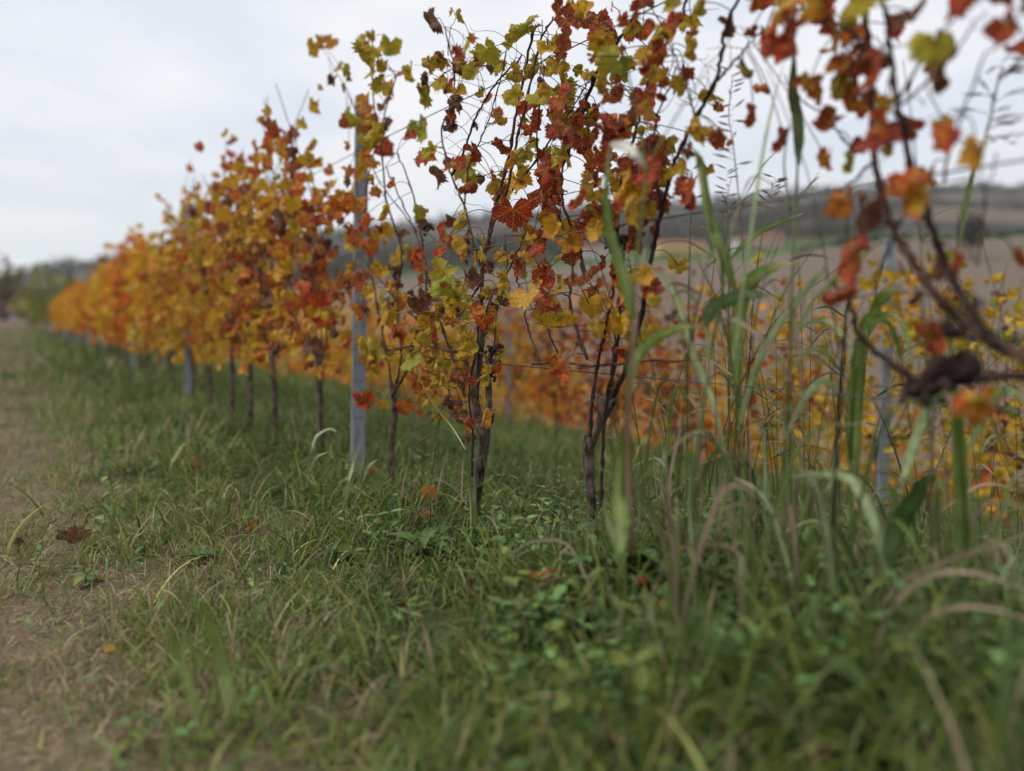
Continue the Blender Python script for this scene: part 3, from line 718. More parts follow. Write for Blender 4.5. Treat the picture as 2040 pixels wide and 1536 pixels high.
px_leafs(D, [tuple('E' if q == 'Y' else q for q in r_) for r_ in [
 (1540,35,100,'Y',-.12,'open'),(1575,75,80,'R',-.12),(1600,25,84,'Y',-.12),(1556,110,64,'O',-.10),(1512,10,50,'P',-.1),(1650,62,62,'R'),(1700,20,92,'G',-.08,'open'),(1682,66,60,'G'),
 (1662,92,60,'Y'),(1700,118,64,'R'),(1722,160,76,'M',-.06,'curl'),(1680,132,56,'O'),(1608,176,46,'Y'),(1634,190,52,'Y',-.04,'open'),(1812,44,72,'B',-.05,'open'),
 (1870,108,88,'G',-.06,'open'),(1850,130,50,'R'),(1870,165,50,'K',-.05,'roll'),(1888,5,100,'O',-.06,'open'),(2010,72,74,'R',-.06),(1765,132,52,'B'),(1714,220,52,'O'),(1762,218,44,'Y'),
 (1752,285,84,'M',-.08,'open'),(1748,262,52,'Y',-.10),(1820,250,52,'R'),(1862,278,66,'O',-.06,'open'),(1892,252,44,'Y'),(1795,385,92,'Y',-.09,'open'),(1828,412,76,'Y',-.09),(1848,365,46,'O'),
 (1680,430,90,'O',-.07,'roll'),(1725,442,64,'B',-.06,'roll'),(1700,545,84,'O',-.07,'roll'),(1660,590,60,'R',-.07,'roll'),(1945,318,56,'P',-.05,'roll'),(1950,835,90,'Y',-.09,'curl'),
 (1862,685,62,'R',-.06,'roll'),(1855,545,40,'K',-.05,'roll'),(1825,600,36,'K'),(1880,600,30,'P'),(2035,520,40,'R'),(2025,100,60,'R'),(1640,10,60,'R'),(1590,-5,90,'Y'),(1745,-10,70,'G'),
 (1690,330,40,'G',-.03,'roll'),(1660,420,34,'Y'),(1900,530,40,'O',-.04,'roll')]], .04, sc=1.12)
fill(D, 1490, 1790, -40, 90, 11, 50, 90, 'ERERGO', .05)
fill(D, 1640, 1790, 80, 300, 9, 40, 66, 'REOMG', .05)
fill(D, 1960, 2060, -20, 60, 3, 60, 80, 'RO', .04)
for v, reg in ((A, (1040, 1460, 0, 700, 70)), (B_, (850, 1100, 60, 800, 95)), (C_, (700, 870, 200, 800, 26)), (D, (1560, 2000, 0, 560, 14))):
    for _ in range(reg[4]):
        Cn = v.nodes[rng.integers(len(v.nodes))]; p = Cn[rng.integers(len(Cn))]
        v.twig(p, rng.normal(0, 1, 3) + (0, 0, .2), rng.uniform(.04, .14), .0009, rng.choice([0, .6]))
    v.done()
bunch(B_.root, R1(902, 800), 30, .006, .010); bunch(B_.root, R1(985, 690), 34, .006, .010); bunch(B_.root, R1(975, 735), 20, .006, .009); bunch(B_.root, R1(860, 120), 14, .005, .006)
bunch(A.root, R1(1238, 470), 36, .006, .010); bunch(C_.root, R1(758, 250), 30, .007, .012); bunch(C_.root, R1(850, 448), 24, .007, .010)

# ------------------------------------------------------------------ further vines, leaf by leaf, then as foliage
CANE_LIB = []
def row_vine(x, y, zlo, zhi, nleaf, size, pal, label, group, mode, dens_top=.5, width=.17, half=.34, trunk_h=.5, extra=0):
    g = float(terr(np.array(x), np.array(y)))
    root = thing('grape_vine', label, 'grape vine', (x, y, g), group)
    tr = spline([(0, 0, -.08), (rng.normal(0, .01), rng.normal(0, .02), trunk_h * .5), (rng.normal(0, .02), rng.normal(0, .03), trunk_h)], 4)
    V, F = tube(tr, np.linspace(.019, .014, len(tr)), 7); link('trunk', mesh_np('trunk', V, F, M_BARK), root)
    B = Bag()
    ncane = (14 if extra else 8) if mode == 'obj' else 3
    top = zhi - g
    tips = []
    for i in range(ncane):
        yy = rng.uniform(-half, half); h = rng.uniform(.65, 1.05) * (top - trunk_h)
        P = spline([(0, 0, trunk_h * .95), (rng.normal(0, .03), yy * .7, trunk_h + .1), (rng.normal(0, .06), yy, trunk_h + h * .5), (rng.normal(0, .09), yy + rng.normal(0, .08), trunk_h + h)], 5)
        V, F = tube(P, np.linspace(.0045, .002, len(P)), 5)
        if mode == 'obj': link('cane', mesh_np('cane', V, F, M_CANE), root)
        else: B.add(V, F)
        tips.append(P)
    if mode != 'obj': kind(link('canes', B.mesh('canes', M_CANE), root), 'stuff')
    t = rng.beta(1.5, 1.5 + dens_top, nleaf); zz = (zlo - g) + (top - (zlo - g)) * t
    yy = rng.uniform(-half, half, nleaf); xx = rng.normal(0, width * .6, nleaf)
    # part of the leaves sits on the canes so that the top edge is ragged
    for i in range(0, nleaf, 3):
        P = tips[rng.integers(len(tips))]; q = P[rng.integers(4, len(P))] + rng.normal(0, .04, 3); xx[i], yy[i], zz[i] = q
    cc = rng.integers(0, 14, nleaf); cy, cz = rng.uniform(-half, half, 14), (zlo - g) + (top - (zlo - g)) * rng.random(14); k_ = rng.random(nleaf) < .5
    yy = np.where(k_, yy * .35 + cy[cc] * .65, yy); zz = np.where(k_, zz * .35 + cz[cc] * .65, zz)
    codes = rng.choice(list(pal), nleaf)
    codes = np.where(k_ & (cc % 3 == 0), codes[cc], codes)
    if mode == 'obj':
        for i in range(nleaf):
            M, o = leaf_matrix((xx[i], yy[i], zz[i]), size * rng.uniform(.7, 1.25))
            st = pick_style(codes[i]); ob = bpy.data.objects.new('leaf', MID[rng.choice(IDX[st])]); COL.objects.link(ob)
            ob.parent = root; ob.matrix_basis = M; ob.color = jitcode(codes[i])
    else:
        L_ = Bag()
        for i in range(nleaf):
            M, o = leaf_matrix((xx[i], yy[i], zz[i]), size * rng.uniform(.8, 1.35)); M = np.array(M)
            V, F = LOW[rng.integers(len(LOW))]
            c = FINAL[codes[i]] * rng.uniform(.8, 1.2)
            L_.add(V @ M[:3, :3].T + M[:3, 3], F, (*c, 1))
        kind(link('foliage', L_.mesh('foliage', M_FOL), root), 'stuff')
    if extra:                                   # the small leaves deep in the vine, past the ones one can pick out
        L_ = Bag()
        for i in range(extra):
            M, o = leaf_matrix((rng.normal(.12, width * .6), rng.uniform(-half, half), (zlo - g) + (top - (zlo - g)) * rng.beta(1.3, 2.2)), size * rng.uniform(.5, 1.0)); M = np.array(M)
            V, F = LOW[rng.integers(len(LOW))]; L_.add(V @ M[:3, :3].T + M[:3, 3], F, (*(FINAL[rng.choice(list(pal))] * rng.uniform(.8, 1.2)), 1))
        kind(link('inner_foliage', L_.mesh('inner_foliage', M_FOL), root), 'stuff')
    return root
PALS = ['OYRYO', 'ROYRB', 'YYOGY', 'OYOYR', 'YEOYP', 'YYEYG', 'OEYOB', 'EROYP']
WORDS = {'OYEOB': 'orange and brown', 'YREYP': 'gold and red', 'OYYRB': 'mottled orange', 'YEOYR': 'yellow and red', 'EYOYP': 'red-edged golden', 'OYBYE': 'brown-spotted yellow', 'YEYOB': 'ochre', 'OYROB': 'orange and brown', 'YROYP': 'orange-red', 'ROYRB': 'rust-red', 'OYOYR': 'red and orange', 'YYEYG': 'bright yellow', 'EROYP': 'deep red and gold', 'OYBOR': 'brown and red', 'YYOEY': 'pale golden', 'OEYOB': 'brown-orange', 'YEOYP': 'amber', 'OYRYO': 'orange', 'ROBRP': 'rust-red', 'YYOGY': 'golden', 'OROYR': 'red and orange', 'YOOYP': 'amber', 'YYYOG': 'bright yellow', 'ORYOB': 'brown-orange', 'RROYP': 'deep red'}
ORD = ['first', 'second', 'third', 'fourth', 'fifth', 'sixth', 'seventh', 'eighth', 'ninth', 'tenth', 'eleventh', 'twelfth']
seq = ['OYEOB', 'YREYP', 'OYYRB', 'YEOYR', 'YYOGY', 'YYEYG', 'EYOYP', 'OYBYE', 'YYOEY', 'YEYOB']
y = 3.2; i = 0
while y < 44:
    pal = seq[i] if i < len(seq) else PALS[rng.integers(len(PALS))]
    if y > 13: pal = str(rng.choice(['YEOYP', 'OYRYO', 'OEYOB', 'YYOGY']))
    obj_m = y < 8.4
    lb = f'{WORDS[pal]} leaved grape vine, {ORD[i]} beyond the nearest grey post' if i < 12 else ('grape vine in the distant blurred end of the near row' if y > 16 else f'{WORDS[pal]} vine in the blurred middle of the near row, {i + 1}th past the post')
    hi = rng.uniform(1.36, 1.86) if y < 13 else rng.uniform(1.45, 1.6)
    row_vine(ROW1 + rng.normal(0, .04), y, rng.uniform(.20, .38), hi, int(rng.uniform(190, 250) if y < 4.4 else rng.uniform(240, 300)) if obj_m else (260 if y < 16 else 170), .094 if obj_m else (.11 if y < 16 else .15), pal, lb, 'vines of the near row' if i < 12 else 'distant vines of the near row', 'obj' if obj_m else 'low', width=.19, half=.36 if y < 16 else .45)
    y += .6 if y < 16 else .8; i += 1
y = .9; i = 0; seq2 = ['YGYEG', 'YGYLB', 'YYGYG', 'YEYGR', 'OEYRB', 'RROBM', 'OEYRB', 'YEOGY', 'YYOGY', 'YYGOY']
desc2 = ['yellow leaved vine of the second row at the right edge, below the cut field', 'yellow-green vine of the second row right of the perforated post', 'golden vine wrapped round the perforated post', 'orange and green mixed vine just left of the perforated post',
         'rust and yellow vine of the second row behind the tallest grass', 'dry crimson vine of the second row behind the tall grass stems', 'rusty vine of the second row beside the elbowed trunk', 'golden orange vine of the second row seen left of the elbowed trunk', 'yellow vine of the second row seen between the two sharp trunks', 'yellow vine of the second row behind the dark forked trunk']
while y < 32:
    near = y < 7.2
    pal = seq2[i] if i < 10 else rng.choice(['YYOGY', 'YYYOG', 'OYRYO', 'YYOYO'])
    g = float(terr(np.array(ROW2), np.array(y)))
    row_vine(ROW2 + rng.normal(0, .04), y, g + .12, g + rng.uniform(1.3, 1.62), 300 if near else 230, .080 if near else .10, pal,
             desc2[i] if i < 10 else 'orange and yellow vine far along the second row', 'vines of the second row' if i < 10 else 'far vines of the second row', 'obj' if near else 'low', dens_top=1.0, width=.3, half=.45, trunk_h=.45, extra=170 if near else 0)
    y += .78 if near else 1.0; i += 1
y = 1.2; i = 0
while y < 26:
    g = float(terr(np.array(ROW3), np.array(y)))
    row_vine(ROW3 + rng.normal(0, .05), y, g + .05, g + 1.35, 340, .085 if y < 9 else .11, rng.choice(['YYGOY', 'YYYOG', 'YOYGR', 'ORYRB', 'YYOYO']), 'yellow vine of the lowest row, half hidden behind the second row', 'vines of the lowest row', 'low', width=.3, half=.5, dens_top=1.2)
    y += 1.0; i += 1

# ------------------------------------------------------------------ grass and ground cover
def blades(px_, py_, length, width, lean_ang, bend, col, seg=4, z0=None, flatk=None):
    """N arched tapered blades as one set of strips"""
    n = len(px_); z0 = terr(px_, py_) if z0 is None else z0
    az = rng.uniform(0, 2 * math.pi, n)
    d = np.stack([np.cos(az), np.sin(az)], -1)
    fz = rng.uniform(0, 2 * math.pi, n); side = np.stack([np.cos(fz), np.sin(fz)], -1)
    pos = np.stack([px_, py_, z0 - .005], -1); V = []; ang = lean_ang.copy()
    for k in range(seg + 1):
        w = width * (1 - (k / seg) ** 1.8) * .5 * (1 if k else .8)
        if k == seg: V.append(pos.copy()[:, None, :])
        else:
            s3 = np.concatenate([side * w[:, None], np.zeros((n, 1))], 1)
            V.append(np.stack([pos - s3, pos + s3], 1))
        st = length / seg
        pos = pos + np.concatenate([d * (np.sin(ang) * st)[:, None], (np.cos(ang) * st)[:, None]], 1)
        ang = ang + bend / seg
        ang = np.minimum(ang, 2.4)
    V = np.concatenate(V, 1)                      # n, 2*seg+1, 3
    m = 2 * seg + 1; F = []
    for k in range(seg - 1):
        a = 2 * k; F += [[a, a + 1, a + 3], [a, a + 3, a + 2]]
    F.append([2 * seg - 2, 2 * seg - 1, 2 * seg])
    F = (np.array(F)[None] + (np.arange(n) * m)[:, None, None]).reshape(-1, 3)
    C = np.repeat(np.concatenate([col, np.ones((n, 1))], 1), m, 0)
    return V.reshape(-1, 3), F, C
def wedge(n, r0, r1, lo=-.84, hi=.80, power=1.0):
    u = rng.random(n); Z = (r0 ** power + u * (r1 ** power - r0 ** power)) ** (1 / power)
    t = rng.uniform(lo, hi, n); return Z * SF + t * Z * CF, Z * CF - t * Z * SF
G1, G2, G3, G4 = np.array((.095, .145, .022)), np.array((.26, .32, .055)), np.array((.125, .22, .065)), np.array((.46, .44, .14))
S1, S2 = np.array((.56, .44, .26)), np.array((.30, .21, .12))
def lush(x, y):
    """0 = trampled dry headland, 1 = tall dense grass"""
    e = vn(x, y, 1.1) * .6 + vn(x + 9, y, 3.1) * .4
    return np.clip(smooth(-.34, .85, x + (e - .5) * .95) * (1 - .15 * smooth(3, 7, y)) + .25 * smooth(3, 7, y) * smooth(-2.5, .4, x) * (e > .35), 0, 1)
def pickcol(n, lu, dryk=1.0):
    a = rng.random((n, 1)); b = rng.random((n, 1))
    g = G1 * (1 - a) + G2 * a; g = np.where(b < .28, G3 * (.6 + a), g); g = np.where(b > .93, G4 * (.6 + .6 * a), g)
    dry = rng.random(n) < (.66 - .60 * lu) * dryk
    g = g * (1.12 - .36 * lu[:, None] ** 2)  # lush blades darkened in colour, standing in for shade deep in the grass
    s = (S1 * a + S2 * (1 - a)) * (1 - .3 * lu[:, None]); return np.where(dry[:, None], s, g) * rng.uniform(.75, 1.2, (n, 1))
GB = Bag()
def clumped(x, y, k, s):
    keep = vn(x + 31, y + 17, s) + rng.uniform(-.35, .35, len(x)) > k; return x[keep], y[keep]
# nearest, longest in the picture
for (n, r0, r1, hs, seg) in ((27000, .62, 1.7, 1.0, 5), (52000, 1.5, 3.2, 1.0, 4), (52000, 3.0, 7.0, 1.35, 3), (62000, 6.5, 40.0, 1.9, 3)):
    x, y = wedge(n, r0, r1, power=1.7 if r1 < 20 else 1.0); x, y = clumped(x, y, .46, 7.0)
    lu = lush(x, y); n = len(x)
    bare = np.clip(.3 * smooth(.60, .76, vn(x - 5, y + 3, 1.5)) * (1 - lu) + .5 * np.exp(-((x + .03) / .13) ** 2) * smooth(.45, .68, vn(x, y, 1.7)) * smooth(9, 4, y) + .6 * np.exp(-((x - .48) / .1) ** 2) * smooth(3, 4.5, y), 0, 1); keep = rng.random(n) > bare * .9; x, y, lu = x[keep], y[keep], lu[keep]; n = len(x)
    ln = (.018 + .028 * rng.random(n) + lu * (.04 + .13 * rng.random(n) ** 1.6)) * hs * (1 + .5 * (vn(x, y, 2.3) - .5))
    bank = smooth(1.3, .5, np.hypot(x - .9, y - .3)) * lu; ln = ln * (1 + .5 * bank - .45 * np.exp(-((x - 1.05) / .5) ** 2 - ((y - 1.6) / .7) ** 2))
    wd = (.0018 + .0026 * rng.random(n) + lu * (.0012 + .0050 * rng.random(n) ** 2.5)) * (1 if r1 < 4 else (1.7 if r1 < 10 else 3.5 + np.hypot(x, y) * .12))
    GB.add(*blades(x, y, ln, wd * np.ones(n), rng.uniform(0, .95, n), rng.uniform(.1, 2.4, n), pickcol(n, lu), seg))
# short trodden turf over the track
x, y = wedge(60000, .7, 9.0, power=1.5); k = (x < .55) & (vn(x, y, 1.6) + rng.uniform(-.25, .25, len(x)) > .30); x, y = x[k], y[k]; n = len(x)
GB.add(*blades(x, y, rng.uniform(.012, .042, n), rng.uniform(.0016, .0034, n) * (1 + .12 * np.hypot(x, y)), rng.uniform(.1, 1.1, n), rng.uniform(.1, 1.8, n), pickcol(n, np.full(n, .35)), 3))
# grass on the slope beyond the rows
x = rng.uniform(1.4, 12, 42000); y = rng.uniform(-1, 26, 42000) ; k = (y > x * -.1); x, y = x[k], y[k]; n = len(x)
GB.add(*blades(x, y, rng.uniform(.05, .17, n), .004 + .0009 * np.hypot(x, y), rng.uniform(0, .7, n), rng.uniform(.2, 1.6, n), pickcol(n, np.full(n, .8)), 3))
kind(link('grass', GB.mesh('grass', M_GRASS), None), 'stuff')
# coarse broad blades in the lush part
x, y = wedge(5200, .68, 2.6, power=1.4); lu = lush(x, y); k = (rng.random(len(x)) < lu * .9) & (vn(x, y, 4.0) > .35); x, y = x[k], y[k]; n = len(x)
CG = Bag(); CG.add(*blades(x, y, rng.uniform(.08, .22, n), rng.uniform(.004, .009, n), rng.uniform(0, .8, n), rng.uniform(.6, 2.6, n), pickcol(n, np.full(n, .85)) * rng.uniform(.8, 1.35, (n, 1)), 6))
kind(link('coarse_grass', CG.mesh('coarse_grass', M_GRASS), None), 'stuff')
# straw and clippings lying flat on the headland
x, y = wedge(46000, .7, 6.0, power=1.5); lu = lush(x, y); k = rng.random(len(x)) > lu * .8; x, y = x[k], y[k]; n = len(x)
SB = Bag(); a = rng.random((n, 1)); sc = (S1 * a + S2 * (1 - a)) * rng.uniform(.6, 1.25, (n, 1))
SB.add(*blades(x, y, rng.uniform(.02, .075, n), rng.uniform(.001, .0026, n) * (1 + .25 * np.hypot(x, y)), rng.uniform(1.25, 1.6, n), rng.uniform(-.25, .25, n), sc, 3, terr(x, y) + rng.uniform(.002, .016, n)))
kind(link('straw_litter', SB.mesh('straw_litter', M_GRASS), None), 'stuff')

def oval(n=9, w=.45):
    t = np.linspace(0, 1, n); h = w * np.sin(np.pi * np.clip(t ** .8, 0, 1)) * .5
    mid = np.stack([np.zeros(n), t, -.18 * t * t], -1); l = np.stack([-h, t, .10 * h / w - .18 * t * t], -1); r = np.stack([h, t, .10 * h / w - .18 * t * t], -1)
    V = np.vstack([mid, l, r]); F = []
    for i in range(n - 1): F += [[i, n + i, n + i + 1, i + 1], [i, i + 1, 2 * n + i + 1, 2 * n + i]]
    return V, np.array(F)
OV, OF = oval(6, .55)
def put_oval(B, p, az, tilt, s, c, V0=OV, F0=OF):
    ca, sa, ct, st = math.cos(az), math.sin(az), math.cos(tilt), math.sin(tilt)
    M = np.array([[ca, -sa * ct, sa * st], [sa, ca * ct, -ca * st], [0, st, ct]])
    B.add(V0 * s @ M.T + p, F0, (*c, 1))
def weed(B, x, y, h, pairs, ls):
    z = float(terr(np.array(x), np.array(y))); az = rng.uniform(0, 6.28); ln = rng.normal(0, .16, 2)
    P = spline([(x, y, z - .01), (x + ln[0] * h * .4, y + ln[1] * h * .4, z + h * .5), (x + ln[0] * h, y + ln[1] * h, z + h)], 3)
    V, F = tube(P, .0012, 4); B.add(V, F, (.07, .10, .04, 1))
    tone = rng.uniform(.55, 1.25)
    for k in range(pairs):
        f = (k + 1) / pairs; p = P[int(f * (len(P) - 1))]
        for q in (0, math.pi):
            c = (G3 * rng.uniform(.8, 1.5) if rng.random() < .6 else G2 * rng.uniform(.5, 1.0)) * tone
            put_oval(B, p, az + k * 1.57 + q + rng.normal(0, .25), rng.normal(.15, .35), ls * rng.uniform(.6, 1.15) * (1.1 - .5 * f), c)
WB = Bag()
for _ in range(480):
    if rng.random() < .6:
        px_, py_ = rng.uniform(960, 2100), rng.uniform(1010, 1536); Z = .60 * 1500 / (py_ - 633)
        p = W(px_, py_, Z); x, y = p[0], p[1]
    else:
        q = wedge(1, .8, 3.4); x, y = float(q[0][0]), float(q[1][0])
    lu = float(lush(np.array(x), np.array(y)))
    if rng.random() > lu * 1.1 or math.hypot(x, y) < .55: continue
    weed(WB, x, y, rng.uniform(.05, .15) * (.5 + .6 * lu), rng.integers(3, 6), rng.uniform(.028, .055))
kind(link('low_weeds', WB.mesh('low_weeds', M_WEED), None), 'stuff')
# clover-like cover on the flat
CB = Bag(); x, y = wedge(1300, .8, 5.0, power=1.6)
for i in range(len(x)):
    lu = float(lush(x[i], y[i])); 
    if rng.random() > .25 + .5 * lu: continue
    z = float(terr(x[i], y[i])) + rng.uniform(.008, .03 + .05 * lu); az = rng.uniform(0, 6.28); c = G1 * rng.uniform(.4, 1.3) if rng.random() < .5 else G3 * rng.uniform(.6, 1.4)
    for q in range(3): put_oval(CB, np.array((x[i], y[i], z)), az + q * 2.09, rng.uniform(-.1, .4), rng.uniform(.009, .018), c)
kind(link('clover_cover', CB.mesh('clover_cover', M_WEED), None), 'stuff')

# broad-leaved rosettes one can pick out
def rosette(px_, py_, n, ls, label, w=.3, h=.5, dz=.06):
    Z = (CAMZ - dz) * 1500 / (py_ - HY); p = W(px_, py_, Z); x, y = p[0], p[1]; z = float(terr(np.array(x), np.array(y)))
    t = thing('broadleaf_weed', label, 'weed', (x, y, z), 'broad-leaved weeds in the grass')
    for k in range(n):
        az = k / n * 6.28 + rng.normal(0, .25); L_ = ls * rng.uniform(.75, 1.2); m = 12
        tt = np.linspace(0, 1, m); hw = L_ * w * .5 * np.sin(np.pi * tt ** .75) * (1 + .16 * np.where(np.arange(m) % 2, 1, -1)) + .002
        rise = h * L_ * (tt - .75 * tt ** 2) * rng.uniform(.6, 1.3) + .01; d = np.array([math.cos(az), math.sin(az)]); s = np.array([-d[1], d[0]])
        mid = np.stack([d[0] * tt * L_ * .9, d[1] * tt * L_ * .9, rise], -1)
        e = np.stack([s[0] * hw, s[1] * hw, hw * .35], -1); e2 = np.stack([-s[0] * hw, -s[1] * hw, hw * .35], -1)
        V = np.vstack([mid, mid + e, mid + e2]); F = []
        for i in range(m - 1): F += [[i, i + 1, m + i + 1, m + i], [i, 2 * m + i, 2 * m + i + 1, i + 1]]
        c = (G1 * .6 + G3 * .5) * rng.uniform(.5, 1.0)
        link('leaf', mesh_np('leaf', V, F, M_WEED, True, None, np.tile((*c, 1), (len(V), 1))), t)
rosette(845, 1095, 9, .115, 'pale green dandelion-like weed in the sharp grass below the forked trunk', .3, .9)
rosette(690, 1085, 6, .085, 'flat green weed at the edge of the mown path', .34, .5)
rosette(395, 1075, 7, .07, 'small weed rosette right of the fallen red leaf', .4, .5)
rosette(1230, 1150, 8, .13, 'tall-leaved green weed right below the elbowed trunk', .28, 1.1, .12)
rosette(1400, 1330, 8, .15, 'dark broad dock leaves low at the right in the blurred grass', .4, 1.0, .12)
rosette(1560, 1380, 7, .14, 'broad dock weed in the deep blurred grass, right of its twin', .42, 1.1, .12)
rosette(1130, 1260, 8, .09, 'leafy green weed beside the curled orange leaf', .4, 1.2, .10)
rosette(1900, 1400, 7, .13, 'broad blurred weed leaves near the lower right corner', .4, 1.0, .12)

# ------------------------------------------------------------------ tall weedy grass in front of the right-hand vines
def ribbon(P, w, c, cup=.25, tipw=.1, nrm=None):
    C = spline(P, 7); n = len(C); C = C + rng.normal(0, w * .035, C.shape); T = np.gradient(C, axis=0); T /= np.linalg.norm(T, axis=1)[:, None] + 1e-9
    view = np.array([SF, CF, -.1]) if nrm is None else nrm
    s = np.cross(T, view); s /= np.linalg.norm(s, axis=1)[:, None] + 1e-9
    tw = rng.uniform(-.5, .5) + np.linspace(0, rng.uniform(-.9, .9), n)
    b = np.cross(T, s); s2 = s * np.cos(tw)[:, None] + b * np.sin(tw)[:, None]; b2 = np.cross(T, s2)
    t = np.linspace(0, 1, n); hw = w * .5 * np.minimum(1, .35 + t * 3.2) * (1 - (np.clip((t - .45) / .55, 0, 1)) ** 1.7 * (1 - tipw))
    mid = C + b2 * (hw * cup)[:, None]
    V = np.vstack([mid, C - s2 * hw[:, None], C + s2 * hw[:, None]]); F = []
    for i in range(n - 1): F += [[i, n + i, n + i + 1, i + 1], [i, i + 1, 2 * n + i + 1, 2 * n + i]]
    col = np.tile(np.append(c, 1.0), (len(V), 1)); col[:n, :3] = np.minimum(col[:n, :3] * 1.5 + .02, 1)
    st_ = (vn(np.tile(np.arange(n), 3) * .9, np.repeat([1., 5., 9.], n) + c[0] * 90) - .5)[:, None]; col[:, :3] *= 1 + st_ * .7
    if rng.random() < .7:                       # a withered tip
        k = np.tile(smooth(.7, 1, t), 3)[:, None]; col[:, :3] = col[:, :3] * (1 - k) + S1 * .8 * k
    return V, np.array(F), col
TG = {'g': np.array((.12, .17, .03)), 'd': np.array((.055, .095, .02)), 'p': np.array((.24, .30, .14)), 't': np.array((.23, .17, .11)), 'o': np.array((.16, .17, .05)), 'r': np.array((.34, .20, .14)), 'w': np.array((.45, .43, .36))}
ZK = 1.28
def tall(label, Z, stems, leaves, head=None, group='tall grasses before the right-hand vines'):
    b = stems[0][0][0] if stems else leaves[0][0][0]
    Z = Z * ZK if b[0] > 1150 and Z < 1.4 else Z; base = W(b[0], b[1], Z); gz = float(terr(np.array(base[0]), np.array(base[1])))
    t = thing('tall_grass', label, 'grass', (base[0], base[1], gz), group); base = np.array(t.location)
    for k, (P, r, c) in enumerate(stems):
        Q = [W(a, q, Z * (1 + .03 * math.sin(j * 1.7 + k))) for j, (a, q) in enumerate(P)]
        if k == 0:
            Q = [np.array([Q[0][0], Q[0][1], gz - .03])] + Q if Q[0][2] > gz else Q
        C = spline(Q, 6); rad = np.linspace(r, r * .55, len(C)) * (1 + .3 * (np.arange(len(C)) % 9 == 4))
        V, F = tube(C, rad, 7); link('stem', mesh_np('stem', V - base, F, M_GRASS, True, None, np.tile(np.append(TG[c], 1), (len(V), 1))), t)
    for k, (P, w, c) in enumerate(leaves):
        Q = [W(a, q, Z * (1 + .04 * math.sin(j * 1.1 + k * 2))) for j, (a, q) in enumerate(P)]
        V, F, col = ribbon(Q, w * (.62 if c == 't' else 1) * (ZK * 1.02 if b[0] > 1150 else 1), TG[c] * rng.uniform(.85, 1.15)); link('blade', mesh_np('blade', V - base, F, M_GRASS, True, None, col), t)
    if head:
        B = Bag(); (hx, hy), (tx, ty), n, ls, c = head
        for j in range(n):
            f = j / n; p = W(hx + (tx - hx) * f, hy + (ty - hy) * f, Z); az = rng.uniform(0, 6.28); l = ls * (1 - .55 * f) * rng.uniform(.6, 1.1)
            d = np.array([math.cos(az) * .9, math.sin(az) * .9, rng.uniform(.05, .55)])
            Q = spline([p, p + d * l * .5, p + d * l + np.array([0, 0, -l * .18])], 4)
            V, F = tube(Q, .0007, 4); B.add(V - base, F)
            for q in Q[3::2]:
                V, F = tube(np.array([q, q + d * .010, q + d * .022]), np.array([.0006, .0013, .0002]), 5); B.add(V - base, F)
        me = B.mesh('seed_head', M_GRASS); ca = me.color_attributes.new('lc', 'FLOAT_COLOR', 'POINT'); ca.data.foreach_set('color', np.tile(np.append(TG[c], 1).astype(np.float32), len(me.vertices)))
        kind(link('seed_head', me, t), 'stuff')
    return t
tall('tall blurred grass whose broad blade folds over in front of the crimson leaves', .92,
     [([(1245, 1180), (1240, 980), (1250, 760), (1268, 520), (1285, 350), (1262, 200), (1238, 95)], .0030, 'g'), ([(1262, 1100), (1250, 900), (1262, 700), (1275, 560)], .0040, 'r')],
     [([(1262, 640), (1240, 540), (1212, 450), (1208, 370), (1216, 288)], .019, 'g'), ([(1216, 288), (1245, 290), (1268, 310), (1290, 338)], .012, 'w'), ([(1285, 335), (1330, 260), (1380, 180), (1435, 105)], .0022, 'o'),
      ([(1240, 1100), (1238, 1000), (1246, 900), (1250, 830)], .022, 'g')])
tall('grass with a dark green blade arching left over the yellow leaf', 1.02,
     [([(1235, 1150), (1240, 1000), (1248, 850), (1262, 720)], .0028, 'g')],
     [([(1255, 790), (1262, 725), (1300, 678), (1350, 655), (1405, 648)], .014, 'g'), ([(1240, 1130), (1218, 1060), (1200, 1000)], .01, 'p')])
tall('grass with a wide brown-tipped arching blade in the middle of the clump', 1.0,
     [([(1385, 1160), (1375, 1000), (1395, 850), (1412, 720), (1405, 640)], .0042, 'p'), ([(1412, 720), (1440, 560), (1415, 440), (1398, 330)], .003, 'g')],
     [([(1402, 650), (1425, 608), (1480, 590), (1535, 590)], .019, 'd'), ([(1535, 592), (1575, 630), (1592, 700), (1600, 800), (1598, 900)], .016, 't'), ([(1470, 600), (1440, 500), (1410, 420), (1385, 300)], .012, 'g'),
      ([(1385, 300), (1398, 340), (1420, 470), (1436, 540)], .011, 'g'), ([(1420, 640), (1470, 640), (1530, 690), (1575, 760), (1600, 850)], .012, 't')])
tall('grass with a bright green blade curving right before the ploughed field', 1.08,
     [([(1480, 1150), (1462, 980), (1468, 820), (1478, 700)], .0045, 'g')],
     [([(1470, 760), (1470, 640), (1490, 570), (1535, 535), (1590, 522)], .022, 'g'), ([(1470, 860), (1520, 700), (1620, 560), (1645, 545)], .010, 'p'), ([(1445, 900), (1420, 800), (1380, 700), (1330, 560), (1240, 500)], .008, 'p')])
tall('tallest grass stem, its dark upright blade reaching up into the yellow leaves', .98,
     [([(1565, 1150), (1560, 960), (1572, 760), (1578, 560), (1586, 400), (1590, 250), (1584, 120)], .0032, 'o'), ([(1575, 420), (1562, 330), (1572, 250)], .002, 'o')],
     [([(1590, 330), (1590, 250), (1580, 180), (1583, 98)], .016, 'd'), ([(1572, 700), (1620, 600), (1700, 520), (1760, 480)], .005, 'p'), ([(1460, 720), (1500, 430), (1530, 250), (1562, 120)], .0045, 'p'),
      ([(1585, 420), (1540, 370), (1500, 352), (1475, 400), (1440, 520)], .004, 't')])
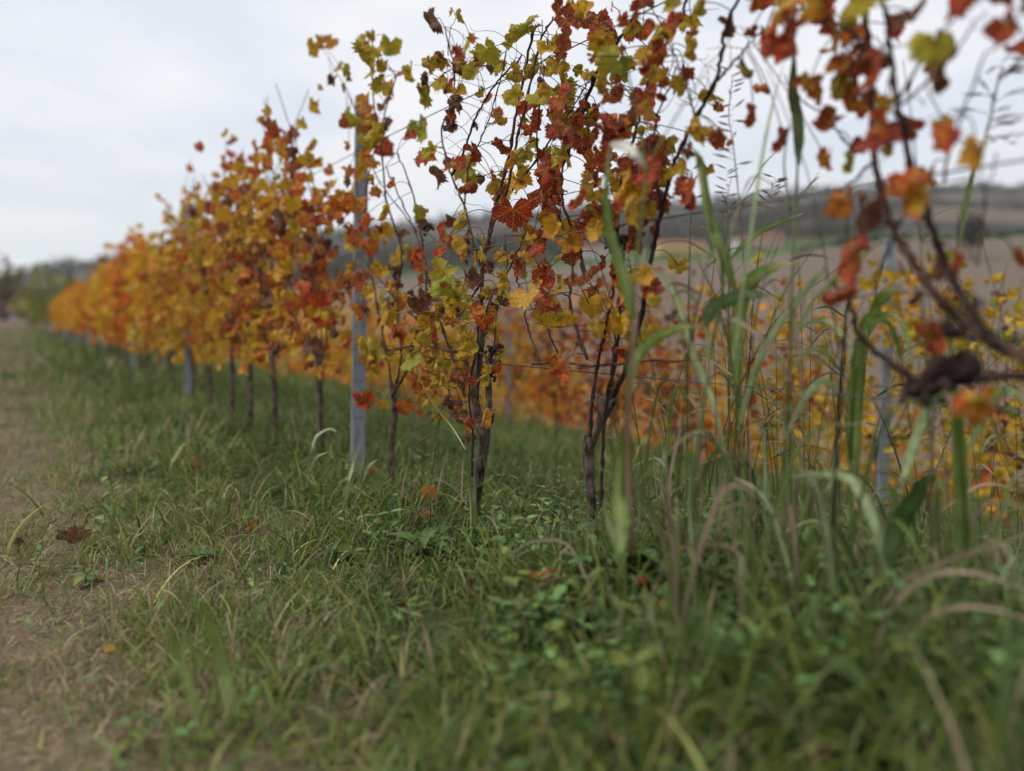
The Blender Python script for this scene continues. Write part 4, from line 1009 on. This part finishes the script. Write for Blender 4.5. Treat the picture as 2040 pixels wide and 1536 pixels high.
tall('thin green stem standing upright before the yellow barn', 1.25,
     [([(1360, 1120), (1368, 900), (1370, 700), (1374, 520), (1378, 400)], .0026, 'o')], [([(1370, 640), (1340, 560), (1300, 520)], .004, 'p')], ((1378, 400), (1380, 330), 10, .03, 't'))
tall('thin grass stem with a reddish seed spike against the wooded hill', 1.3,
     [([(1440, 1120), (1450, 900), (1452, 700), (1452, 500), (1448, 400)], .0022, 'o')], [([(1452, 520), (1500, 470), (1560, 440), (1600, 425)], .010, 'g')], ((1450, 440), (1448, 330), 18, .018, 'r'))
tall('slim leaning stem with a forked straw seed head over the hill', 1.35,
     [([(1500, 1100), (1490, 900), (1495, 680), (1510, 520), (1530, 410)], .0022, 'g')], [([(1530, 410), (1490, 410), (1460, 420), (1440, 450)], .004, 't')], ((1530, 410), (1545, 350), 14, .045, 't'))
tall('short broad green blade pointing up right beside the perforated post', 1.02,
     [([(1700, 1120), (1694, 950), (1700, 800), (1708, 720)], .005, 'g')],
     [([(1704, 1000), (1700, 860), (1706, 760), (1715, 680), (1722, 655)], .020, 'g'), ([(1715, 670), (1735, 630), (1762, 590), (1800, 560)], .019, 'g'), ([(1722, 650), (1765, 640), (1790, 690), (1800, 755)], .008, 'g'),
      ([(1700, 690), (1650, 640), (1600, 650), (1560, 700)], .006, 'p'), ([(1690, 800), (1640, 760), (1600, 800), (1560, 880)], .009, 'p')])
tall('pair of thin green blades drooping across the top of the perforated post', 1.15,
     [([(1640, 1120), (1650, 950), (1690, 760)], .0025, 'o')],
     [([(1690, 760), (1730, 660), (1770, 625), (1800, 650), (1820, 740)], .009, 'g'), ([(1690, 760), (1640, 700), (1610, 700), (1560, 760)], .006, 'g')])
tall('broad curved green leaf low at the right of the perforated post', .95,
     [([(1752, 1200), (1760, 1120)], .006, 'g')],
     [([(1755, 1180), (1775, 1090), (1810, 1010), (1850, 950), (1880, 940)], .024, 'd'), ([(1880, 940), (1890, 980), (1882, 1020)], .008, 't'), ([(1765, 1150), (1740, 1040), (1700, 960), (1640, 945), (1570, 950)], .013, 'p')])
tall('pale arching blade rising under the dark knotted wood', .98,
     [([(1740, 1200), (1765, 1050), (1800, 950)], .003, 'p')], [([(1790, 980), (1820, 890), (1850, 810), (1880, 782), (1905, 800)], .012, 'p'), ([(1905, 800), (1900, 860), (1880, 930)], .004, 't')])
tall('thick green stem under the dark knotted wood, near the right edge', .9,
     [([(1925, 1240), (1925, 1080), (1915, 930), (1905, 790), (1895, 690), (1888, 600)], .0055, 'g')],
     [([(1905, 1150), (1915, 1000), (1908, 850), (1900, 780)], .02, 'g'), ([(1925, 900), (1980, 800), (2020, 780), (2060, 830)], .009, 'p')])
tall('grass culm with a wide feathery seed head against the sky at the right edge', .95,
     [([(2080, 1150), (2000, 900), (1930, 700), (1905, 520), (1925, 420), (1948, 320), (1975, 230), (1990, 150)], .0020, 'o')], [([(1908, 500), (1925, 400), (1938, 340), (1935, 290)], .009, 'g')], ((1955, 290), (2000, 110), 26, .085, 't'))
tall('slender leaning culm with thin seed branches between the two leaf masses', 1.2,
     [([(1500, 1100), (1490, 800), (1480, 500), (1462, 300), (1452, 230), (1460, 150)], .0016, 'r')], [([(1480, 400), (1520, 330), (1560, 290)], .004, 't')], ((1462, 330), (1455, 130), 18, .03, 'r'))
tall('long tan blade arching out of the grass to the right edge', .85, [([(1700, 1330), (1712, 1280)], .004, 't')], [([(1705, 1320), (1745, 1230), (1800, 1160), (1880, 1120), (1960, 1095), (2060, 1060)], .011, 't')])
tall('second long tan blade, arching lower at the right edge', .8, [([(1740, 1400), (1745, 1330)], .004, 't')], [([(1742, 1370), (1760, 1250), (1830, 1160), (1930, 1140), (2060, 1180)], .012, 't')])
tall('lowest tan arching blade at the right edge', .75, [([(1780, 1480), (1790, 1400)], .004, 't')], [([(1785, 1450), (1800, 1320), (1850, 1230), (1950, 1210), (2070, 1240)], .012, 't')])
tall('narrow tan hoop of grass below the middle of the clump', .95, [([(1290, 1230), (1300, 1180)], .003, 't')], [([(1290, 1220), (1330, 1110), (1400, 1085), (1470, 1100), (1500, 1180)], .008, 't')])
tall('faded orange grass blade arching left of the clump', 1.05, [([(1180, 1180), (1160, 1130)], .003, 't')], [([(1175, 1170), (1130, 1085), (1060, 1080), (1010, 1110)], .006, 't')])
tall('pale cut grass stalks standing before the dark forked trunk', 1.95, [([(940, 1090), (937, 980), (930, 900), (925, 860)], .0035, 'p'), ([(948, 1070), (947, 960), (944, 915)], .0035, 'p')], [([(930, 900), (900, 850), (860, 800), (810, 700)], .004, 'p'), ([(938, 1080), (946, 1030), (942, 985)], .014, 'g')])
tall('single dark green blade leaning left of the forked trunk', 2.1, [([(858, 985), (862, 940), (868, 890)], .0018, 'd')], [([(866, 900), (872, 850), (886, 815)], .012, 'd')])
tall('blurred pale seed head bending right beside the nearest grey post', 2.5, [([(612, 985), (614, 930), (622, 890)], .002, 'p')], [([(620, 900), (630, 870), (655, 855), (672, 860)], .014, 'p'), ([(616, 940), (630, 912), (655, 900)], .01, 'p')])
tall('pale blurred blade crossing the foot of the nearest grey post', 2.3, [([(690, 985), (700, 940)], .002, 'p')], [([(695, 960), (705, 920), (718, 880)], .012, 'p'), ([(722, 960), (735, 930), (752, 915)], .010, 'p')])
tall('curved brown dead stalk between post and forked trunk', 2.2, [([(800, 985), (812, 930), (830, 885), (850, 870)], .0022, 'r')], [([(850, 870), (880, 850), (900, 860)], .004, 't')])
tall('blurred broad green blade leaning left in the foreground, left of centre', .78, [([(470, 1440), (460, 1400)], .003, 'g')], [([(468, 1420), (445, 1330), (420, 1250), (400, 1195)], .013, 'g')])
tall('blurred short green blade left of the leaning foreground blade', .8, [([(400, 1450), (380, 1400)], .003, 'g')], [([(395, 1430), (365, 1330), (340, 1260), (325, 1235)], .010, 'g')])
# dry stalks standing in the clump
for k in range(70):
    px_ = rng.uniform(1270, 2060); px_ += 110 if 1720 < px_ < 1800 else 0; Z = rng.uniform(1.15, 2.3); by = 633 + (.65 - .08) * 1500 / Z
    b = W(px_, by, Z); gz = float(terr(np.array(b[0]), np.array(b[1]))); h = rng.uniform(.35, .78) * (1.0 if rng.random() < .6 else 1.3)
    t = thing('dry_stalk', 'thin dry upright stalk among the tall grass before the yellow vines', 'stalk', (b[0], b[1], gz), 'dry stalks in the tall clump')
    ln = rng.normal(0, .10, 2); P = spline([(0, 0, -.02), (ln[0] * h * .3, ln[1] * h * .3, h * .4), (ln[0] * h, ln[1] * h, h * .8), (ln[0] * h * 1.9, ln[1] * h * 1.9, h)], 5)
    c = TG[rng.choice(list('ttropgd'))] * rng.uniform(.5, 1.1); V, F = tube(P, np.linspace(.0018, .0007, len(P)), 5); link('stem', mesh_np('stem', V, F, M_GRASS, True, None, np.tile(np.append(c, 1), (len(V), 1))), t)
    for j in range(rng.integers(1, 5)):
        q = P[int(len(P) * rng.uniform(.3, .9))]; az = rng.uniform(0, 6.28); d = np.array([math.cos(az), math.sin(az), .5]); l = rng.uniform(.05, .2)
        V, F, col = ribbon([q, q + d * l * .5, q + d * l * (1, 1, .3)], rng.uniform(.002, .006), c * 1.1); link('blade', mesh_np('blade', V, F, M_GRASS, True, None, col), t)
# smaller companions filling the clump
for k in range(56):
    px_ = rng.uniform(1270, 2060); px_ += 110 if 1700 < px_ < 1810 else 0; Z = rng.uniform(1.1, 1.9); by = 633 + (.65 - .1) * 1500 / Z
    b = W(px_, by, Z); gz = float(terr(np.array(b[0]), np.array(b[1])))
    t = thing('tall_grass', 'slim green and straw grass tuft in the tall clump before the yellow vines', 'grass', (b[0], b[1], gz), 'grass tufts filling the tall clump')
    hgt = rng.uniform(.14, .46) * (1.0 if px_ < 1750 else .72)
    for j in range(rng.integers(3, 6)):
        az = rng.uniform(0, 6.28); d = np.array([math.cos(az), math.sin(az), 0]); h = hgt * rng.uniform(.6, 1.1); s = rng.uniform(.15, .7) * h
        P = [np.zeros(3), d * s * .12 + (0, 0, h * .4), d * s * .45 + (0, 0, h * .85), d * s + (0, 0, h * rng.uniform(.6, 1.05))]
        c = TG[rng.choice(list('ggdoptgodgp'))] * rng.uniform(.7, 1.1)
        V, F, col = ribbon(P, rng.uniform(.003, .010), c); link('blade', mesh_np('blade', V, F, M_GRASS, True, None, col), t)

# ------------------------------------------------------------------ fallen leaves
def fallen(px_, py_, size, code, label, dz=.02, style='curl', up=.03):
    Z = (CAMZ - dz) * 1500 / (py_ - HY); p = W(px_, py_, Z); z = float(terr(np.array(p[0]), np.array(p[1]))) + up
    o = bpy.data.objects.new('fallen_leaf', HI[IDX[style][rng.integers(len(IDX[style]))]]); COL.objects.link(o)
    M, _ = leaf_matrix((p[0], p[1], z), size, tip=(.8, -.5, 0), normal=(0, 0, 1), spread=.1)
    o.matrix_basis = M; o.color = jitcode(code); tag(o, label, 'leaf', 'fallen vine leaves')
fallen(160, 1098, .13, 'F', 'curled rust-red vine leaf lying alone on the dry path at the left', 0, 'curl', .03)
fallen(45, 1075, .05, 'K', 'black shrivelled leaf on the path left of the rust-red one', 0, 'crush', .02)
fallen(1095, 1228, .085, 'O', 'thin orange curled leaf caught in the grass below the tall clump', .08, 'roll', .06)
fallen(1285, 1240, .04, 'O', 'small orange leaf in the blurred grass below the tall clump', .1, 'curl', .07)
fallen(1150, 985 + 40, .05, 'P', 'small brown leaf in the grass left of the elbowed trunk', .08, 'crush', .05)
fallen(620, 1015, .05, 'B', 'dark brown leaf standing in the grass left of the near post foot', .02, 'crush', .05)
fallen(745, 970, .07, 'O', 'orange leaf in the grass at the near post foot', 0, 'curl', .05)
fallen(395, 948, .07, 'O', 'blurred orange leaf on the green verge left of the posts', 0, 'open', .05)
fallen(860, 1010, .06, 'P', 'pinkish leaf lying in the grass before the forked trunk', .05, 'crush', .05)
fallen(225, 1305, .03, 'Y', 'tiny yellow leaf in the blurred foreground grass', 0, 'open', .03)

for k in range(34):
    x = rng.uniform(.55, 1.6); y = rng.uniform(1.2, 6.5) if k > 14 else rng.uniform(.8, 2.2)
    if (x * SF + y * CF) < .9: continue
    o = bpy.data.objects.new('fallen_leaf', HI[rng.choice(IDX['crush'] + IDX['curl'])]); COL.objects.link(o)
    M, _ = leaf_matrix((x, y, float(terr(np.array(x), np.array(y))) + .035), rng.uniform(.03, .06), tip=(1, .3, 0), normal=(0, 0, 1), spread=.7)
    o.matrix_basis = M; o.color = jitcode(rng.choice(list('BPKBPB'))); tag(o, 'small withered vine leaf caught in the grass along the foot of the near row', 'leaf', 'withered leaves under the near row')
# ------------------------------------------------------------------ far scenery
M_TREE = attr_material('far_tree_leaf', 0.2, 0.8, 0.1, .6, 0.3)
def crown(B, c, rad, h, n, s, col):
    for i in range(n):
        d = rng.normal(0, 1, 3); d /= np.linalg.norm(d); q = d * rng.random() ** .4 * np.array([rad, rad, h * .5]) * (1 + .3 * math.sin(d[0] * 5 + c[0]) * math.cos(d[2] * 4 + c[1]))
        V, F = LOW[rng.integers(len(LOW))]; R = np.linalg.qr(rng.normal(0, 1, (3, 3)))[0]
        B.add(V * s * rng.uniform(.6, 1.4) @ R.T + np.array(c) + q, F, (*(np.array(col) * rng.uniform(.65, 1.35)), 1))
def far_tree(px_, py_, Z, h, rad, col, label, n=160, trunk=.25, s=None, group=None):
    p = W(px_, py_, Z); x, y = p[0], p[1]; z = float(terr(np.array(x), np.array(y)))
    t = thing('field_tree', label, 'tree', (x, y, z), group)
    V, F = tube([(0, 0, -.5), (0, 0, h * .3), (h * .02, 0, h * .7)], [h * .03, h * .022, h * .008], 7); link('trunk', mesh_np('trunk', V, F, M_BARK), t)
    B = Bag(); 
    for a in range(5):
        az = a * 1.26; V, F = tube([(0, 0, h * .3), (math.cos(az) * rad * .4, math.sin(az) * rad * .4, h * .5), (math.cos(az) * rad * .7, math.sin(az) * rad * .7, h * .75)], [h * .012, h * .008, h * .003], 5); B.add(V, F)
    kind(link('limbs', B.mesh('limbs', M_BARK), t), 'stuff')
    B = Bag(); crown(B, (0, 0, h * (.5 + trunk / 2)), rad, h * (1 - trunk), n, s or rad * .22, col); kind(link('crown', B.mesh('crown', M_TREE), t), 'stuff')
far_tree(118, 600, 44, 4.2, 2.1, (.26, .26, .06), 'yellow-green tree closing the end of the near vine row', 500, .1, .35)
far_tree(75, 610, 48, 2.0, 1.1, (.22, .22, .06), 'low olive bush beside the end of the near row', 300, .1, .3)
far_tree(8, 600, 90, 8.0, 2.8, (.20, .17, .10), 'pale bare-twigged tree at the left edge on the wooded slope', 300, .2)
far_tree(1935, 500, 230, 15, 4.2, (.055, .047, .042), 'grey bare tree on the field edge, upper of the two at the right', 800, .2)
far_tree(1915, 610, 120, 8, 3.0, (.055, .047, .042), 'grey bare tree in the ploughed field, lower of the two at the right', 800, .2)
# hedge strip crossing the field on the right
def strip(name, pts, Zs, n, rad, h, cols, s, jit=4, label=None):
    B = Bag()
    for i in range(n):
        f = rng.random() * (len(pts) - 1); k = int(f); f -= k
        px_ = pts[k] + (pts[k + 1] - pts[k]) * f; Z = Zs[k] + (Zs[k + 1] - Zs[k]) * f + rng.uniform(-1.6, 1.6) * jit
        p = W(px_, 500, Z); z = float(terr(np.array(p[0]), np.array(p[1]))); hh = h * rng.uniform(.5, 1.3); crown(B, (p[0], p[1], z + hh * .45), rad * rng.uniform(.6, 1.3), hh, 26, s, cols[rng.integers(len(cols))])
    return kind(link(name, B.mesh(name, M_TREE), None), 'stuff')
WC = [(.10, .085, .07), (.13, .10, .075), (.075, .085, .06), (.15, .12, .08), (.06, .08, .05)]
strip('field_hedge', (1880, 2060, 2300), (118, 112, 108), 60, 1.2, 1.8, [(.06, .085, .04), (.08, .09, .05)], .55, 1.5)
strip('upper_hedge', (1560, 1800, 2060, 2400), (298, 300, 300, 296), 110, 2.2, 3.0, [(.05, .09, .04), (.06, .08, .045)], 1.0, 2)
strip('left_wood', (-500, -150, 130), (150, 170, 200), 260, 4, 6, [(.14, .14, .10), (.17, .15, .10), (.12, .13, .10)], 1.0, 22)
strip('valley_wood', (640, 1100, 1400, 1620, 1760), (450, 455, 455, 450, 460), 420, 5, 7, WC, 1.5, 20)
strip('slope_wood', (900, 1250, 1500, 1700), (520, 560, 600, 640), 620, 6, 9, WC, 1.9, 60)
strip('slope_hedge', (1600, 1900, 2300), (700, 640, 600), 120, 5, 6, WC, 1.6, 6)
strip('hill_wood', (-300, 0, 300, 700, 1100), (300, 320, 360, 440, 520), 900, 6, 9, WC, 1.8, 75)
strip('ridge_wood', (60, 500, 900, 1250, 1700, 2200), (820, 850, 860, 870, 880, 880), 620, 8, 11, WC + [(.05, .07, .05)] * 2, 2.6, 60)
def conifer(px_, Z, h, label):
    p = W(px_, 420, Z); z = float(terr(np.array(p[0]), np.array(p[1]))); t = thing('conifer', label, 'tree', (p[0], p[1], z), 'dark conifers on the ridge')
    V, F = tube([(0, 0, -1), (0, 0, h * .95)], [h * .03, h * .005], 6); link('trunk', mesh_np('trunk', V, F, M_BARK), t)
    B = Bag()
    for i in range(160):
        f = rng.random() ** .7; a = rng.uniform(0, 6.28); r = (1 - f) * h * .2 * rng.random() ** .5 + .1; V, F = LOW[rng.integers(len(LOW))]; R = np.linalg.qr(rng.normal(0, 1, (3, 3)))[0]
        B.add(V * h * .09 @ R.T + np.array((math.cos(a) * r, math.sin(a) * r, h * (.1 + .88 * f))), F, (.035, .06, .045, 1))
    kind(link('crown', B.mesh('crown', M_TREE), t), 'stuff')
conifer(1166, 860, 20, 'dark pointed conifer on the ridge, seen between the red leaves'); conifer(1142, 870, 15, 'shorter conifer left of the pointed one on the ridge'); conifer(968, 860, 17, 'dark conifer on the ridge behind the forked vine')
conifer(140, 500, 17, 'spiky conifer above the end of the near vine row'); conifer(190, 560, 15, 'conifer right of the spiky one on the left skyline')

M_WALLY = flat('ochre_plaster', (.58, .42, .18), .9, .1, 0, .4, .15); M_WALLP = flat('pink_plaster', (.42, .28, .22), .9, .1, 0, .4, .15); M_WALLW = flat('pale_plaster', (.50, .46, .42), .9, .1, 0, .4, .12)
M_ROOF = flat('terracotta_roof', (.26, .12, .08), .9, .1, 0, .8, .25); M_PANE = flat('window_pane', (.05, .055, .06), .3, .5)
def house(px_, Z, w, d, h, wall, label, yaw=0.2, cat='farmhouse', nw=4, storeys=2):
    p = W(px_, 500, Z); z = float(terr(np.array(p[0]), np.array(p[1]))) - .3
    t = thing('farmhouse', label, cat, (p[0], p[1], z), 'houses of the valley hamlet'); t.rotation_euler = (0, 0, -TH + yaw)
    V = [(-w/2, -d/2, 0), (w/2, -d/2, 0), (w/2, d/2, 0), (-w/2, d/2, 0), (-w/2, -d/2, h), (w/2, -d/2, h), (w/2, d/2, h), (-w/2, d/2, h)]
    link('wall', mesh_np('wall', V, [[0, 1, 5, 4], [1, 2, 6, 5], [2, 3, 7, 6], [3, 0, 4, 7], [4, 5, 6, 7]], wall, False), t)
    e = .5; rh = d * .24
    V = [(-w/2-e, -d/2-e, h+.02), (w/2+e, -d/2-e, h+.02), (w/2+e, d/2+e, h+.02), (-w/2-e, d/2+e, h+.02), (-w/2-e, 0, h+rh), (w/2+e, 0, h+rh)]
    rf = link('roof', mesh_np('roof', V, [[0, 1, 5, 4], [2, 3, 4, 5], [3, 0, 4, 4], [1, 2, 5, 5], [0, 3, 2, 1]][:2] + [[0, 3, 2, 1]], M_ROOF, False), t)
    V, F = [], []
    ch = [(w*.2+a, b, c) for c in (h+rh*.5, h+rh+1.2) for a, b in ((-.4, -.4), (.4, -.4), (.4, .4), (-.4, .4))]
    link('chimney', mesh_np('chimney', ch, [[0, 1, 5, 4], [1, 2, 6, 5], [2, 3, 7, 6], [3, 0, 4, 7], [4, 5, 6, 7]], wall, False), rf)
    for sgn in (-1, 1):
        link('gable', mesh_np('gable', [(sgn*w/2, -d/2, h), (sgn*w/2, d/2, h), (sgn*w/2, 0, h+rh*.95), (sgn*w/2, 0, h+rh*.95-.01)], [[0, 1, 2, 3]], wall, False), t)
    for s in range(storeys):
        for k in range(nw):
            x = -w/2 + (k + .7) * w / (nw + .4); zz = h * (.2 + .48 * s)
            V = [(x-.5, -d/2-.03, zz), (x+.5, -d/2-.03, zz), (x+.5, -d/2-.03, zz+1.3), (x-.5, -d/2-.03, zz+1.3), (x-.5, -d/2, zz), (x+.5, -d/2, zz), (x+.5, -d/2, zz+1.3), (x-.5, -d/2, zz+1.3)]
            link('window', mesh_np('window', V, [[0, 1, 2, 3], [0, 4, 5, 1], [3, 2, 6, 7], [0, 3, 7, 4], [1, 5, 6, 2]], M_PANE, False), t)
house(1355, 395, 26, 10, 5.5, M_WALLY, 'long ochre farm building at the foot of the wooded hill', .15, 'farmhouse', 6, 1)
house(1530, 400, 14, 9, 6.5, M_WALLP, 'pink farmhouse with a terracotta roof, right of the ochre one', -.2)
house(1478, 410, 10, 8, 5.5, M_WALLW, 'pale farmhouse between the ochre barn and the pink house', .3, nw=3)
house(1185, 400, 16, 9, 6.0, M_WALLW, 'pale farmhouse seen through the vine leaves', .1)
house(36, 150, 4.0, 3.0, 2.0, M_WALLW, 'small pale blurred hut beyond the end of the grassy path', .1, 'hut', 2, 1)

# ------------------------------------------------------------------ air
hzm = bpy.data.materials.new('haze_air'); hzm.use_nodes = True; n_ = hzm.node_tree.nodes; n_.clear()
ho = n_.new('ShaderNodeOutputMaterial'); hv = n_.new('ShaderNodeVolumePrincipled'); hv.inputs['Color'].default_value = (.72, .80, .90, 1); hv.inputs['Density'].default_value = HAZE = 0.00018; hv.inputs['Anisotropy'].default_value = .2
hzm.node_tree.links.new(hv.outputs[0], ho.inputs['Volume'])
a, b, c, d = -1500, 1500, -40, 230
V = [(x, y, z) for z in (c, d) for x, y in ((a, a), (b, a), (b, b), (a, b))]
hb = link('haze', mesh_np('haze', V, [[3, 2, 1, 0], [0, 1, 5, 4], [1, 2, 6, 5], [2, 3, 7, 6], [3, 0, 4, 7], [4, 5, 6, 7]], hzm, False)); kind(hb, 'stuff'); hb.display_type = 'WIRE'
